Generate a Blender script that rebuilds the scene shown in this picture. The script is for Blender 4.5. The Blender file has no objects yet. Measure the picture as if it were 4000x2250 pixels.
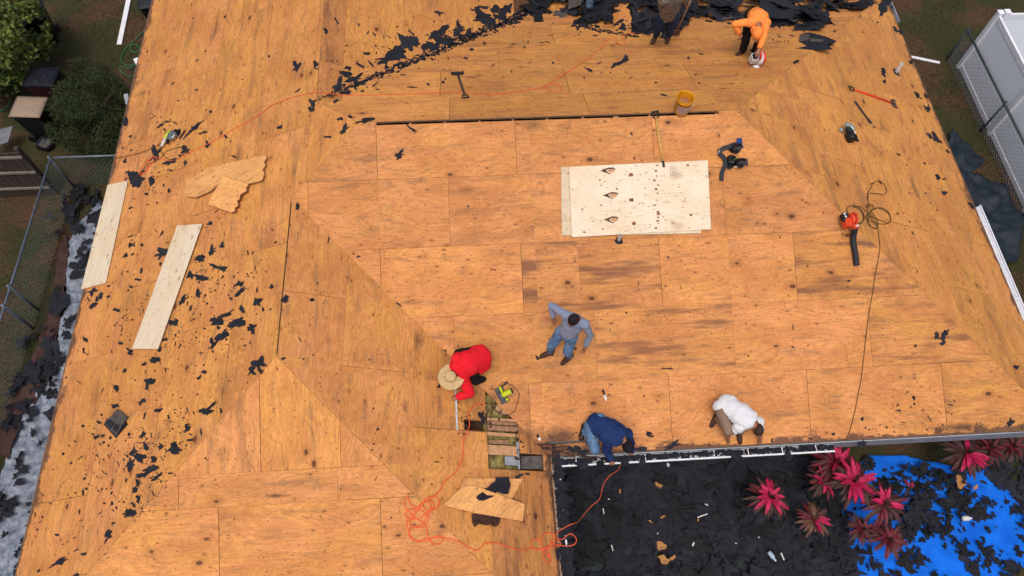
import bpy, bmesh, math, random
import numpy as np
from mathutils import Vector, Matrix, noise as mnoise
random.seed(7)
R_ = math.radians
S = bpy.context.scene
COL = S.collection
# ------------------------------------------------------------------ camera, sky, sun, exposure
GZ = 4.8                                   # height of the main ridge above the ground
CAM = Vector((1.9636, -8.7076, 10.1124 + GZ))
ROT = (0.4845, -0.0214, -0.0604)
FPX, PW, PH = 1848.1, 2576.0, 1449.0
cam_d = bpy.data.cameras.new('camera'); cam = bpy.data.objects.new('camera', cam_d); COL.objects.link(cam)
cam.location = CAM; cam.rotation_euler = ROT
cam_d.sensor_width = 36; cam_d.lens = FPX / PW * 36; cam_d.clip_end = 2000; cam_d.clip_start = 0.1
S.camera = cam
w = bpy.data.worlds.new('World'); S.world = w; w.use_nodes = True
nt = w.node_tree; bg = nt.nodes['Background']
sky = nt.nodes.new('ShaderNodeTexSky'); sky.sky_type = 'NISHITA'; sky.sun_disc = False
SUN_EL, SUN_AZ = R_(70), R_(200)
sky.sun_elevation = SUN_EL; sky.sun_rotation = SUN_AZ; sky.dust_density = 6; sky.air_density = 1.0; sky.ozone_density = 0.6
nt.links.new(sky.outputs[0], bg.inputs[0]); bg.inputs[1].default_value = 0.145
sd = bpy.data.lights.new('sun', 'SUN'); sd.energy = 0.8; sd.angle = R_(15); sd.color = (1, 0.97, 0.93)
sun = bpy.data.objects.new('sun', sd); COL.objects.link(sun)
sdir = Vector((math.sin(SUN_AZ) * math.cos(SUN_EL), math.cos(SUN_AZ) * math.cos(SUN_EL), math.sin(SUN_EL)))
sun.rotation_euler = sdir.to_track_quat('Z', 'Y').to_euler()
S.view_settings.view_transform = 'Standard'; S.view_settings.look = 'None'; S.view_settings.gamma = 1
S.view_settings.use_curve_mapping = False
S.view_settings.exposure = 0.0
# ------------------------------------------------------------------ roof geometry (metres)
TH = 0.4048; T = math.tan(TH); C = math.cos(TH); SN = math.sin(TH)
LX, W1, Y1, EL, EF, ER, W2 = 6.74, 1.187, 4.15, 5.457, 5.47, 5.62, 0.856 + 0.331
W1 = 1.1873; Y1 = 4.1505; W2 = 0.8561 + 0.0
# (fit: w2 = 1.0365 offset belongs to the sheets)
W2 = 0.8561
CX, CY = 5.8, 3.42
RM = Matrix.Rotation(ROT[2], 3, 'Z') @ Matrix.Rotation(ROT[1], 3, 'Y') @ Matrix.Rotation(ROT[0], 3, 'X')
PLANE = {'F': ((0, -T, 1), GZ), 'B': ((0, T, 1), GZ), 'L': ((-T, 0, 1), GZ), 'R': ((T, 0, 1), GZ + LX * T),
         'WR': ((T, 0, 1), GZ - 2 * W1 * T), 'WF': ((0, -T, 1), GZ + (Y1 - W1) * T), 'BR': ((T, 0, 1), GZ - 2 * W2 * T),
         'CL': ((-T, 0, 1), GZ - CY * T - CX * T), 'CR': ((T, 0, 1), GZ - CY * T + CX * T), 'G': ((0, 0, 1), 0.0)}
YE = Y1 + (EL - W1); XV = EL - 2 * W1; BK = 13.0; D2 = EF - CY
PLAN = {'F': [(0, 0), (LX, 0), (LX + EF, -EF), (XV, -EL), (-W1, -W1)],
        'L': [(0, 0), (-W1, -W1), (-W1, -Y1), (-EL, -YE), (-EL, BK), (-W2, BK), (-W2, W2)],
        'WR': [(-W1, -W1), (XV, -EL), (XV, -YE), (-W1, -Y1)],
        'WF': [(-W1, -Y1), (XV, -YE), (-EL, -YE)],
        'R': [(LX, 0), (LX + ER, ER), (LX + ER, -EF), (LX + EF, -EF)],
        'B': [(0, 0), (-W2, W2), (EF - 2 * W2, EF), (CX - D2, EF), (CX, CY), (CX + D2, EF), (LX + EF, EF), (LX, 0)],
        'BR': [(-W2, W2), (-W2, BK), (EF - 2 * W2, BK), (EF - 2 * W2, EF)],
        'CL': [(CX, CY), (CX - D2, EF), (CX - D2, BK), (CX, BK)],
        'CR': [(CX, CY), (CX, BK), (CX + D2, BK), (CX + D2, EF)]}
FR = {'F': ((0, 0, GZ), (1, 0, 0), (0, -C, -SN)), 'B': ((0, 0, GZ), (1, 0, 0), (0, C, -SN)),
      'L': ((0, 0, GZ), (0, 1, 0), (-C, 0, -SN)), 'R': ((LX, 0, GZ), (0, 1, 0), (C, 0, -SN)),
      'WR': ((-W1, 0, GZ - W1 * T), (0, 1, 0), (C, 0, -SN)), 'WF': ((0, -Y1, GZ - W1 * T), (1, 0, 0), (0, -C, -SN)),
      'BR': ((-W2, 0, GZ - W2 * T), (0, 1, 0), (C, 0, -SN)), 'CL': ((CX, 0, GZ - CY * T), (0, 1, 0), (-C, 0, -SN)),
      'CR': ((CX, 0, GZ - CY * T), (0, 1, 0), (C, 0, -SN))}
def nrm(f): return Vector(PLANE[f][0]).normalized()
def toab(f, x, y):
    o, ea, eb = [Vector(v) for v in FR[f]]
    d = Vector((x, y, 0)) - Vector((o.x, o.y, 0))
    a = d.dot(ea); eb2 = Vector((eb.x, eb.y, 0)); return (a, d.dot(eb2) / eb2.length_squared)
def fromab(f, a, b, h=0.0):
    o, ea, eb = [Vector(v) for v in FR[f]]
    return o + ea * a + eb * b + nrm(f) * h
def ray(px, py):
    return RM @ Vector(((px - PW / 2) / FPX, -(py - PH / 2) / FPX, -1))
def on(f, px, py, h=0.0):                    # the point of plane f (raised by h) seen at photo position (px, py)
    n, d = PLANE[f]; n = Vector(n); r = ray(px, py)
    return CAM + r * ((d + h - n.dot(CAM)) / n.dot(r))
def inpoly(x, y, P):
    c = False
    for i in range(len(P)):
        x1, y1 = P[i]; x2, y2 = P[i - 1]
        if (y1 > y) != (y2 > y) and x < (x2 - x1) * (y - y1) / (y2 - y1) + x1: c = not c
    return c
def facet(px, py, tol=0.0):
    best = 'G'; bz = -1
    for f in ('F', 'L', 'WR', 'WF', 'R', 'B', 'BR', 'CL', 'CR'):
        p = on(f, px, py)
        if inpoly(p.x, p.y, PLAN[f]) and p.z > bz: best, bz = f, p.z
    return best
def at(px, py, h=0.0):
    return on(facet(px, py), px, py, h)
def tl(i, j, x, y): return (i * 644 + x / 3.0, j * 483 + y / 3.0)
# ------------------------------------------------------------------ helpers
def tag(o, label=None, cat=None, group=None, kind=None):
    if label: o['label'] = label
    if cat: o['category'] = cat
    if group: o['group'] = group
    if kind: o['kind'] = kind
    return o
def thing(name, loc, label, cat, group=None, kind=None):
    o = bpy.data.objects.new(name, None); COL.objects.link(o); o.location = loc; o.empty_display_size = 0.1
    return tag(o, label, cat, group, kind)
class MB:
    def __init__(s): s.v = []; s.f = []; s.mi = []; s.m = 0
    def add(s, vs, fs):
        k = len(s.v); s.v += [Vector(v) for v in vs]; s.f += [tuple(i + k for i in f) for f in fs]; s.mi += [s.m] * len(fs); return s
    def obox(s, c, u, v, n, hu, hv, hn):
        c = Vector(c); P = [c + u * (a * hu) + v * (b * hv) + n * (d * hn) for a in (-1, 1) for b in (-1, 1) for d in (-1, 1)]
        return s.add(P, [(0, 1, 3, 2), (4, 6, 7, 5), (0, 4, 5, 1), (2, 3, 7, 6), (0, 2, 6, 4), (1, 5, 7, 3)])
    def box(s, x0, x1, y0, y1, z0, z1):
        return s.obox(((x0 + x1) / 2, (y0 + y1) / 2, (z0 + z1) / 2), Vector((1, 0, 0)), Vector((0, 1, 0)), Vector((0, 0, 1)), (x1 - x0) / 2, (y1 - y0) / 2, (z1 - z0) / 2)
    def bar(s, a, b, wd, th, up=(0, 0, 1)):
        a = Vector(a); b = Vector(b); u = (b - a); l = u.length; u.normalize(); v = Vector(up).cross(u)
        if v.length < 1e-4: v = Vector((1, 0, 0)).cross(u)
        v.normalize(); n = u.cross(v); return s.obox((a + b) / 2, u, v, n, l / 2, wd / 2, th / 2)
    def prism(s, pts, thick, n=None):
        pts = [Vector(p) for p in pts]; k = len(pts)
        if n is None:
            n = Vector((0, 0, 0))
            for i in range(k): n += (pts[i] - pts[0]).cross(pts[(i + 1) % k] - pts[0])
            n.normalize()
            if n.z < 0: n = -n
        ar = Vector((0, 0, 0))
        for i in range(k): ar += (pts[i] - pts[0]).cross(pts[(i + 1) % k] - pts[0])
        if ar.dot(n) < 0: pts.reverse()
        top = [p + n * thick for p in pts]
        fs = [tuple(range(k, 2 * k)), tuple(reversed(range(k)))] + [(i, (i + 1) % k, k + (i + 1) % k, k + i) for i in range(k)]
        return s.add(pts + top, fs)
    def tube(s, P, r, seg=8, cap=True, r1=None):
        P = [Vector(p) for p in P]; N = len(P); vs = []; fs = []
        last = None
        for i, p in enumerate(P):
            d = (P[min(i + 1, N - 1)] - P[max(i - 1, 0)])
            if d.length < 1e-9: d = Vector((0, 0, 1))
            d.normalize()
            if last is None:
                x = d.orthogonal().normalized()
            else:
                x = last - d * last.dot(d)
                if x.length < 1e-5: x = d.orthogonal()
                x.normalize()
            last = x; y = d.cross(x)
            rr = r[i] if isinstance(r, (list, tuple)) else (r if r1 is None else r + (r1 - r) * i / (N - 1))
            for k in range(seg):
                a = 2 * math.pi * k / seg; vs.append(p + (x * math.cos(a) + y * math.sin(a)) * rr)
        for i in range(N - 1):
            for k in range(seg):
                fs.append((i * seg + k, i * seg + (k + 1) % seg, (i + 1) * seg + (k + 1) % seg, (i + 1) * seg + k))
        if cap: fs.append(tuple(reversed(range(seg)))); fs.append(tuple((N - 1) * seg + k for k in range(seg)))
        return s.add(vs, fs)
    def lathe(s, c, ax, prof, seg=24, x=None, sx=1, sy=1):
        c = Vector(c); ax = Vector(ax).normalized(); x = (Vector(x) if x is not None else ax.orthogonal()); x = (x - ax * x.dot(ax)).normalized(); y = ax.cross(x)
        vs = []; fs = []; n = len(prof)
        for (r, h) in prof:
            for k in range(seg):
                a = 2 * math.pi * k / seg; vs.append(c + ax * h + x * (math.cos(a) * r * sx) + y * (math.sin(a) * r * sy))
        for i in range(n - 1):
            for k in range(seg):
                fs.append((i * seg + k, i * seg + (k + 1) % seg, (i + 1) * seg + (k + 1) % seg, (i + 1) * seg + k))
        if prof[0][0] > 1e-4: fs.append(tuple(reversed(range(seg))))
        if prof[-1][0] > 1e-4: fs.append(tuple((n - 1) * seg + k for k in range(seg)))
        return s.add(vs, fs)
    def ell(s, c, ax, rx, ry, rz, x=None, seg=16):
        # ellipsoid: rz along ax, rx along x
        return s.lathe(c, ax, [(math.sin(math.pi * i / 10), -math.cos(math.pi * i / 10) * rz) for i in range(11)], seg, x, rx, ry)
    def build(s, name, mat, root=None, smooth=False, bevel=0, label=None, **kw):
        me = bpy.data.meshes.new(name)
        org = Vector(root.location) if root is not None else (sum(s.v, Vector()) / max(1, len(s.v)))
        if root is not None and root.parent is not None: org = org + Vector(root.parent.location)
        me.from_pydata([tuple(p - org) for p in s.v], [], s.f)
        mats = mat if isinstance(mat, (list, tuple)) else [mat]
        for m_ in mats: me.materials.append(m_)
        if len(mats) > 1: me.polygons.foreach_set('material_index', s.mi)
        me.update()
        if smooth: me.polygons.foreach_set('use_smooth', [True] * len(me.polygons))
        o = bpy.data.objects.new(name, me); COL.objects.link(o)
        if root is not None: o.parent = root
        else: o.location = org
        if bevel:
            b = o.modifiers.new('bevel', 'BEVEL'); b.width = bevel; b.segments = 2; b.limit_method = 'ANGLE'
        if smooth == 'auto':
            pass
        tag(o, label, **kw)
        return o
def crom(P, n=6):
    P = [Vector(p) for p in P]; out = []
    for i in range(len(P) - 1):
        p0, p1, p2, p3 = P[max(i - 1, 0)], P[i], P[i + 1], P[min(i + 2, len(P) - 1)]
        for k in range(n):
            t = k / n
            out.append(0.5 * ((2 * p1) + (p2 - p0) * t + (2 * p0 - 5 * p1 + 4 * p2 - p3) * t * t + (3 * p1 - p0 - 3 * p2 + p3) * t ** 3))
    out.append(P[-1]); return out
def pxline(pts, h, n=6, jit=0.0):
    out = []
    for i, q in enumerate(crom([(x, y, 0) for x, y in pts], n)):
        out.append(at(q.x, q.y, h + jit * abs(math.sin(i * 0.9))))
    return out
# ------------------------------------------------------------------ materials
def nodes(m):
    m.use_nodes = True; nt = m.node_tree; return nt, nt.nodes, nt.links, nt.nodes['Principled BSDF']
def N(nt, typ, **kw):
    n = nt.nodes.new(typ)
    for k, v in kw.items():
        if k.startswith('i_'):
            n.inputs[int(k[2:]) if k[2:].isdigit() else k[2:]].default_value = v
        else: setattr(n, k, v)
    return n
def math_(nt, op, a, b=None, c=None, clamp=False):
    n = nt.nodes.new('ShaderNodeMath'); n.operation = op; n.use_clamp = clamp
    for i, v in enumerate((a, b, c)):
        if v is None: continue
        if isinstance(v, (int, float)): n.inputs[i].default_value = v
        else: nt.links.new(v, n.inputs[i])
    return n.outputs[0]
def mixc(nt, fac, a, b, mode='MIX'):
    n = nt.nodes.new('ShaderNodeMix'); n.data_type = 'RGBA'; n.blend_type = mode
    for i, v in ((0, fac), (6, a), (7, b)):
        if isinstance(v, (int, float)): n.inputs[i].default_value = v
        elif isinstance(v, (tuple, list)): n.inputs[i].default_value = (*v[:3], 1)
        else: nt.links.new(v, n.inputs[i])
    return n.outputs[2]
def ramp(nt, v, lo, hi):
    n = nt.nodes.new('ShaderNodeMapRange'); n.interpolation_type = 'SMOOTHSTEP'
    nt.links.new(v, n.inputs[0]); n.inputs[1].default_value = lo; n.inputs[2].default_value = hi
    return n.outputs[0]
def mat(name, col, rough=0.7, var=0.25, scale=8, col2=None, bump=0.0, bscale=30, metal=0.0, dirt=None, spec=0.3):
    m = bpy.data.materials.new(name); nt, ns, lk, b = nodes(m)
    tc = N(nt, 'ShaderNodeTexCoord'); no = N(nt, 'ShaderNodeTexNoise', i_Scale=scale, i_Detail=5.0, i_Roughness=0.6); lk.new(tc.outputs['Object'], no.inputs['Vector'])
    f = ramp(nt, no.outputs[0], 0.3, 0.7)
    c2 = col2 or tuple(x * (1 - var) for x in col)
    out = mixc(nt, f, col, c2)
    if dirt:
        n2 = N(nt, 'ShaderNodeTexNoise', i_Scale=scale * 3.1, i_Detail=6.0); lk.new(tc.outputs['Object'], n2.inputs['Vector'])
        out = mixc(nt, ramp(nt, n2.outputs[0], 0.55, 0.68), out, dirt)
    lk.new(out, b.inputs['Base Color']); b.inputs['Roughness'].default_value = rough; b.inputs['Metallic'].default_value = metal
    b.inputs['Specular IOR Level'].default_value = spec
    if bump:
        n3 = N(nt, 'ShaderNodeTexNoise', i_Scale=bscale, i_Detail=4.0); lk.new(tc.outputs['Object'], n3.inputs['Vector'])
        bp = N(nt, 'ShaderNodeBump', i_Strength=bump, i_Distance=0.02); lk.new(n3.outputs[0], bp.inputs['Height']); lk.new(bp.outputs[0], b.inputs['Normal'])
    return m
STAINS = []   # (x, y, rx, ry, strength) in plan
def stain(px, py, rx, ry, s=1.0, ang=0):
    p = at(px, py); STAINS.append((p.x, p.y, rx, ry, s))
for q in ((1345, 315, .35, .18, .7), (1395, 1105, .9, .28, 1.0), (1440, 1130, 1.1, .16, 1.0), (1380, 1135, .5, .2, 1.0), (1330, 1110, .12, .5, .75), (1500, 1135, .8, .18, .9), (1052, 860, .12, .3, .7), (1020, 1025, .07, .18, .8),
          (690, 1248, .35, .05, .9), (1700, 310, .35, .15, .4), (330, 225, .15, .5, .8), (480, 80, .12, .9, .45), (545, 60, .08, .7, .6), (2480, 480, .3, .6, .7),
          (2300, 470, .1, .5, .7), (2420, 1075, .8, .12, .9), (1500, 160, 1.2, .05, .4), (1240, 1010, .2, .4, .8), (360, 235, .6, .06, .4), (930, 300, .1, .3, .35),
          (820, 430, .25, .1, .3), (600, 395, 0.12, .7, .4), (2130, 215, .5, .3, .25), (1740, 100, 1.4, .06, .3), (430, 620, .5, .9, .22), (330, 760, .3, .5, .25), (560, 1000, .3, .9, .3), (240, 1000, .2, .7, .25), (950, 400, .5, .1, .25), (1980, 540, .5, .15, .25), (2200, 380, .4, .5, .25), (640, 300, .4, .5, .2), (1600, 230, 1.5, .08, .25), (2250, 700, .3, .8, .25), (1500, 1000, .7, .12, .2), (700, 1350, .5, .1, .25), (1250, 110, 1.6, .2, .25), (1420, 60, 1.0, .15, .3)):
    stain(*q)
def plywood(name, A, B, Cc, aged=1.0, eave=1.0, knots=1.0, stains=True, grain=1.0):
    m = bpy.data.materials.new(name); nt, ns, lk, b = nodes(m)
    uv = N(nt, 'ShaderNodeUVMap', uv_map='grain'); at_ = N(nt, 'ShaderNodeAttribute', attribute_name='sheet')
    sp = N(nt, 'ShaderNodeSeparateColor'); lk.new(at_.outputs['Color'], sp.inputs[0]); tone, hue, st = sp.outputs
    def mapped(sx, sy, src=None):
        mp = N(nt, 'ShaderNodeMapping'); mp.inputs['Scale'].default_value = (sx, sy, 1); lk.new(src or uv.outputs[0], mp.inputs[0]); return mp.outputs[0]
    # grain: contour lines of a smooth stretched field + fine streaks
    g = N(nt, 'ShaderNodeTexNoise', i_Scale=1.0, i_Detail=2.0, i_Roughness=0.35); lk.new(mapped(0.7, 1.7), g.inputs['Vector'])
    rings = math_(nt, 'SINE', math_(nt, 'MULTIPLY', g.outputs[0], 95.0)); rings = math_(nt, 'MULTIPLY_ADD', rings, 0.5, 0.5)
    fs_ = N(nt, 'ShaderNodeTexNoise', i_Scale=1.0, i_Detail=4.0, i_Roughness=0.65); lk.new(mapped(3.5, 38), fs_.inputs['Vector'])
    streak = ramp(nt, fs_.outputs[0], 0.35, 0.72)
    bl = N(nt, 'ShaderNodeTexNoise', i_Scale=1.0, i_Detail=3.0, i_Roughness=0.5); lk.new(mapped(1.1, 1.6), bl.inputs['Vector'])
    hn = N(nt, 'ShaderNodeTexNoise', i_Scale=1.0, i_Detail=3.0, i_Roughness=0.6); lk.new(mapped(1.0, 1.7), hn.inputs['Vector'])
    hue = math_(nt, 'ADD', hue, math_(nt, 'MULTIPLY_ADD', ramp(nt, hn.outputs[0], 0.36, 0.64), 0.7, -0.25), clamp=True)
    base = mixc(nt, hue, A, B)
    base = mixc(nt, math_(nt, 'MULTIPLY', ramp(nt, bl.outputs[0], 0.38, 0.66), 0.55), base, Cc)
    base = mixc(nt, math_(nt, 'MULTIPLY', rings, 0.30 * grain), base, (Cc[0] * .8, Cc[1] * .72, Cc[2] * .7))
    base = mixc(nt, math_(nt, 'MULTIPLY', streak, 0.36 * grain), base, (Cc[0] * .72, Cc[1] * .6, Cc[2] * .55))
    fn_ = N(nt, 'ShaderNodeTexNoise', i_Scale=1.0, i_Detail=3.0, i_Roughness=0.8); lk.new(mapped(17, 42), fn_.inputs['Vector'])
    base = mixc(nt, math_(nt, 'MULTIPLY', ramp(nt, fn_.outputs[0], 0.50, 0.66), 0.42 * grain), base, (Cc[0] * .62, Cc[1] * .5, Cc[2] * .5))
    base = mixc(nt, math_(nt, 'MULTIPLY', ramp(nt, fn_.outputs[0], 0.46, 0.34), 0.30 * grain), base, (min(1, A[0] * 1.18), A[1] * 1.32, A[2] * 1.4))
    # long dark heartwood streaks on some sheets
    hs = N(nt, 'ShaderNodeTexNoise', i_Scale=1.0, i_Detail=4.0, i_Roughness=0.6); lk.new(mapped(0.55, 4.2), hs.inputs['Vector'])
    hf = math_(nt, 'MULTIPLY', ramp(nt, hs.outputs[0], 0.48, 0.64), st)
    base = mixc(nt, math_(nt, 'MULTIPLY', hf, 0.80), base, (0.19, 0.075, 0.04))
    # grey weathering
    gw = N(nt, 'ShaderNodeTexNoise', i_Scale=1.0, i_Detail=5.0, i_Roughness=0.7); lk.new(mapped(1.3, 5.5), gw.inputs['Vector'])
    base = mixc(nt, math_(nt, 'MULTIPLY', ramp(nt, gw.outputs[0], 0.50, 0.72), 0.55 * aged), base, (0.16, 0.095, 0.055))
    # knots
    if knots:
        for (sx, sy, r, drop, c) in ((1.5, 2.3, 0.085, 0.38, (0.075, 0.022, 0.014)), (3.6, 6.0, 0.085, 0.40, (0.11, 0.04, 0.02)), (0.9, 1.9, 0.04, 0.3, (0.09, 0.03, 0.02))):
            vo = N(nt, 'ShaderNodeTexVoronoi', i_Scale=1.0); lk.new(mapped(sx, sy), vo.inputs['Vector'])
            rs = N(nt, 'ShaderNodeSeparateColor'); lk.new(vo.outputs['Color'], rs.inputs[0])
            k = math_(nt, 'SUBTRACT', 1.0, ramp(nt, vo.outputs['Distance'], r * 0.75, r * 1.15))
            halo = math_(nt, 'SUBTRACT', 1.0, ramp(nt, vo.outputs['Distance'], r, r * 3.2))
            dr = math_(nt, 'GREATER_THAN', rs.outputs[0], drop)
            base = mixc(nt, math_(nt, 'MULTIPLY', math_(nt, 'MULTIPLY', halo, dr), 0.42), base, (0.30, 0.11, 0.03))
            base = mixc(nt, math_(nt, 'MULTIPLY', math_(nt, 'MULTIPLY', k, dr), 0.85 * knots), base, c)
        # nail holes / grit
        vo = N(nt, 'ShaderNodeTexVoronoi', i_Scale=1.0); lk.new(mapped(11, 19), vo.inputs['Vector'])
        rs = N(nt, 'ShaderNodeSeparateColor'); lk.new(vo.outputs['Color'], rs.inputs[0])
        k = math_(nt, 'SUBTRACT', 1.0, ramp(nt, vo.outputs['Distance'], 0.08, 0.26))
        base = mixc(nt, math_(nt, 'MULTIPLY', math_(nt, 'MULTIPLY', k, math_(nt, 'GREATER_THAN', rs.outputs[1], 0.62)), 0.75), base, (0.06, 0.028, 0.02))
    base = mixc(nt, 1.0, base, tone_col(nt, tone), 'MULTIPLY')
    if eave:
        u2 = N(nt, 'ShaderNodeUVMap', uv_map='slope'); sx = N(nt, 'ShaderNodeSeparateXYZ'); lk.new(u2.outputs[0], sx.inputs[0])
        en = N(nt, 'ShaderNodeTexNoise', i_Scale=1.0, i_Detail=5.0, i_Roughness=0.7); lk.new(mapped(1.6, 3.0, u2.outputs[0]), en.inputs['Vector'])
        wd = math_(nt, 'MULTIPLY_ADD', ramp(nt, en.outputs[0], 0.40, 0.75), 0.34, 0.035)
        ef = math_(nt, 'SUBTRACT', 1.0, math_(nt, 'DIVIDE', sx.outputs[1], wd), clamp=True)
        base = mixc(nt, math_(nt, 'MULTIPLY', ramp(nt, ef, 0.0, 0.6), 0.8), base, (0.06, 0.035, 0.03))
    if stains:
        gp = N(nt, 'ShaderNodeNewGeometry'); pn = N(nt, 'ShaderNodeTexNoise', i_Scale=3.0, i_Detail=5.0, i_Roughness=0.7); lk.new(gp.outputs['Position'], pn.inputs['Vector'])
        tot = None
        for (x, y, rx, ry, s_) in STAINS:
            d = N(nt, 'ShaderNodeVectorMath', operation='SUBTRACT'); lk.new(gp.outputs['Position'], d.inputs[0]); d.inputs[1].default_value = (x, y, 0)
            d2 = N(nt, 'ShaderNodeVectorMath', operation='MULTIPLY'); lk.new(d.outputs[0], d2.inputs[0]); d2.inputs[1].default_value = (1 / rx, 1 / ry, 0)
            ln = N(nt, 'ShaderNodeVectorMath', operation='LENGTH'); lk.new(d2.outputs[0], ln.inputs[0])
            v = math_(nt, 'MULTIPLY', math_(nt, 'SUBTRACT', 1.5, math_(nt, 'ADD', ln.outputs['Value'], math_(nt, 'MULTIPLY', pn.outputs[0], 1.4)), clamp=True), s_ * 1.5)
            tot = v if tot is None else math_(nt, 'MAXIMUM', tot, v)
        base = mixc(nt, math_(nt, 'MULTIPLY', math_(nt, 'MINIMUM', tot, 1.0), 0.85), base, (0.062, 0.032, 0.024))
    lk.new(base, b.inputs['Base Color']); b.inputs['Roughness'].default_value = 0.72; b.inputs['Specular IOR Level'].default_value = 0.25
    bp = N(nt, 'ShaderNodeBump', i_Strength=0.35, i_Distance=0.004); lk.new(fs_.outputs[0], bp.inputs['Height']); lk.new(bp.outputs[0], b.inputs['Normal'])
    return m
def tone_col(nt, t):
    v = math_(nt, 'MULTIPLY_ADD', t, 0.8, 0.6)
    n = nt.nodes.new('ShaderNodeCombineColor')
    for i in range(3): nt.links.new(v, n.inputs[i])
    return n.outputs[0]
M = {}
M['deck'] = plywood('aged_plywood', (0.735, 0.320, 0.112), (0.695, 0.328, 0.074), (0.50, 0.190, 0.056))
M['new'] = plywood('new_plywood', (0.77, 0.67, 0.51), (0.72, 0.60, 0.40), (0.70, 0.55, 0.36), knots=0.5, aged=0.25, eave=0, stains=False, grain=0.5)
M['old'] = plywood('broken_plywood', (0.86, 0.42, 0.14), (0.80, 0.42, 0.14), (0.62, 0.30, 0.10), aged=0.7, eave=0, stains=False)
M['under'] = mat('deck_edge', (0.16, 0.08, 0.04), 0.9, 0.5, 6)
M['edge'] = mat('plywood_edge', (0.42, 0.22, 0.10), 0.9, 0.4, 30)
M['lumber'] = mat('rough_lumber', (0.45, 0.24, 0.13), 0.85, 0.4, 14, dirt=(0.12, 0.07, 0.05))
M['lumber2'] = mat('pale_lumber', (0.66, 0.36, 0.18), 0.85, 0.35, 14)
M['greywood'] = mat('weathered_wood', (0.075, 0.052, 0.042), 0.9, 0.5, 12, bump=0.4, dirt=(0.05, 0.04, 0.035))
M['greywood2'] = mat('pale_weathered_wood', (0.26, 0.22, 0.18), 0.9, 0.4, 12)
M['rot'] = mat('rotten_wood', (0.10, 0.045, 0.03), 0.95, 0.6, 20, bump=0.8, bscale=60, dirt=(0.02, 0.015, 0.012))
M['felt'] = mat('roofing_felt', (0.011, 0.0115, 0.017), 0.85, 0.0, 5, col2=(0.017, 0.018, 0.026), bump=0.5, bscale=12)
M['felt2'] = mat('dusty_felt', (0.024, 0.025, 0.034), 0.9, 0.0, 6, col2=(0.015, 0.016, 0.022), bump=0.5, bscale=12)
M['felt3'] = mat('black_felt', (0.006, 0.006, 0.008), 0.8, 0.0, 6, col2=(0.010, 0.010, 0.013), bump=0.5, bscale=12)
M['shingle'] = mat('asphalt_shingle', (0.10, 0.085, 0.075), 0.95, 0.4, 18, bump=0.4, bscale=80)
M['stucco'] = mat('painted_stucco', (0.42, 0.41, 0.40), 0.9, 0.2, 4)
M['fascia'] = mat('grey_fascia', (0.26, 0.27, 0.30), 0.6, 0.3, 3)
M['white'] = mat('white_paint', (0.84, 0.85, 0.88), 0.45, 0.12, 3)
M['alum'] = mat('gutter_aluminium', (0.42, 0.46, 0.50), 0.5, 0.25, 4, metal=0.3)
M['vinyl'] = mat('white_vinyl', (0.86, 0.90, 0.95), 0.4, 0.04, 1.2)
M['galv'] = mat('galvanised_steel', (0.20, 0.24, 0.29), 0.5, 0.3, 8, metal=0.4)
M['wire'] = mat('chain_wire', (0.15, 0.20, 0.18), 0.6, 0.3, 8, metal=0.2)
M['black'] = mat('black_plastic', (0.012, 0.012, 0.014), 0.45, 0.3, 8)
M['dark'] = mat('dark_rubber', (0.022, 0.024, 0.032), 0.6, 0.3, 8)
M['steel'] = mat('tool_steel', (0.35, 0.36, 0.38), 0.4, 0.4, 20, metal=0.7)
M['rust'] = mat('rusty_steel', (0.14, 0.09, 0.075), 0.7, 0.4, 25, metal=0.2)
M['lime'] = mat('lime_plastic', (0.55, 0.62, 0.02), 0.45, 0.15, 8)
M['redp'] = mat('orange_red_plastic', (0.75, 0.07, 0.02), 0.4, 0.2, 8, dirt=(0.45, 0.05, 0.02))
M['orangep'] = mat('orange_tape', (0.85, 0.12, 0.03), 0.5, 0.2, 8)
M['hoseo'] = mat('orange_hose', (0.90, 0.13, 0.04), 0.5, 0.1, 8)
M['hoseb'] = mat('olive_hose', (0.10, 0.065, 0.02), 0.6, 0.3, 8)
M['hoseg'] = mat('green_hose', (0.04, 0.20, 0.09), 0.5, 0.2, 8)
M['whitep'] = mat('white_plastic', (0.70, 0.70, 0.70), 0.45, 0.15, 10, dirt=(0.35, 0.33, 0.3))
M['pvc'] = mat('weathered_pipe', (0.62, 0.58, 0.52), 0.6, 0.2, 10, dirt=(0.3, 0.26, 0.2))
M['yellow'] = mat('yellow_bucket', (0.75, 0.33, 0.01), 0.45, 0.25, 10, dirt=(0.42, 0.17, 0.01))
M['yhandle'] = mat('yellow_handle', (0.66, 0.40, 0.10), 0.5, 0.3, 20)
M['skin'] = mat('skin', (0.36, 0.15, 0.085), 0.55, 0.15, 20)
M['skin2'] = mat('tanned_skin', (0.30, 0.115, 0.06), 0.55, 0.15, 20)
M['hair'] = mat('black_hair', (0.008, 0.007, 0.007), 0.6, 0.3, 40, bump=0.5, bscale=150)
M['hair2'] = mat('cropped_brown_hair', (0.055, 0.028, 0.018), 0.7, 0.4, 40, bump=0.5, bscale=150)
def cloth(name, c, c2=None, dirt=None, sc=5): return mat(name, c, 0.9, 0.2, sc, col2=c2, bump=0.35, bscale=9, dirt=dirt, spec=0.15)
M['redc'] = cloth('red_shirt', (0.78, 0.018, 0.03), (0.70, 0.012, 0.022))
M['greyc'] = cloth('blue_grey_shirt', (0.19, 0.25, 0.37), (0.25, 0.26, 0.33))
M['denim'] = cloth('faded_denim', (0.13, 0.25, 0.42), (0.07, 0.13, 0.24), dirt=(0.10, 0.10, 0.09), sc=4)
M['navy'] = cloth('navy_jacket', (0.012, 0.028, 0.10), (0.018, 0.04, 0.13))
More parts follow.
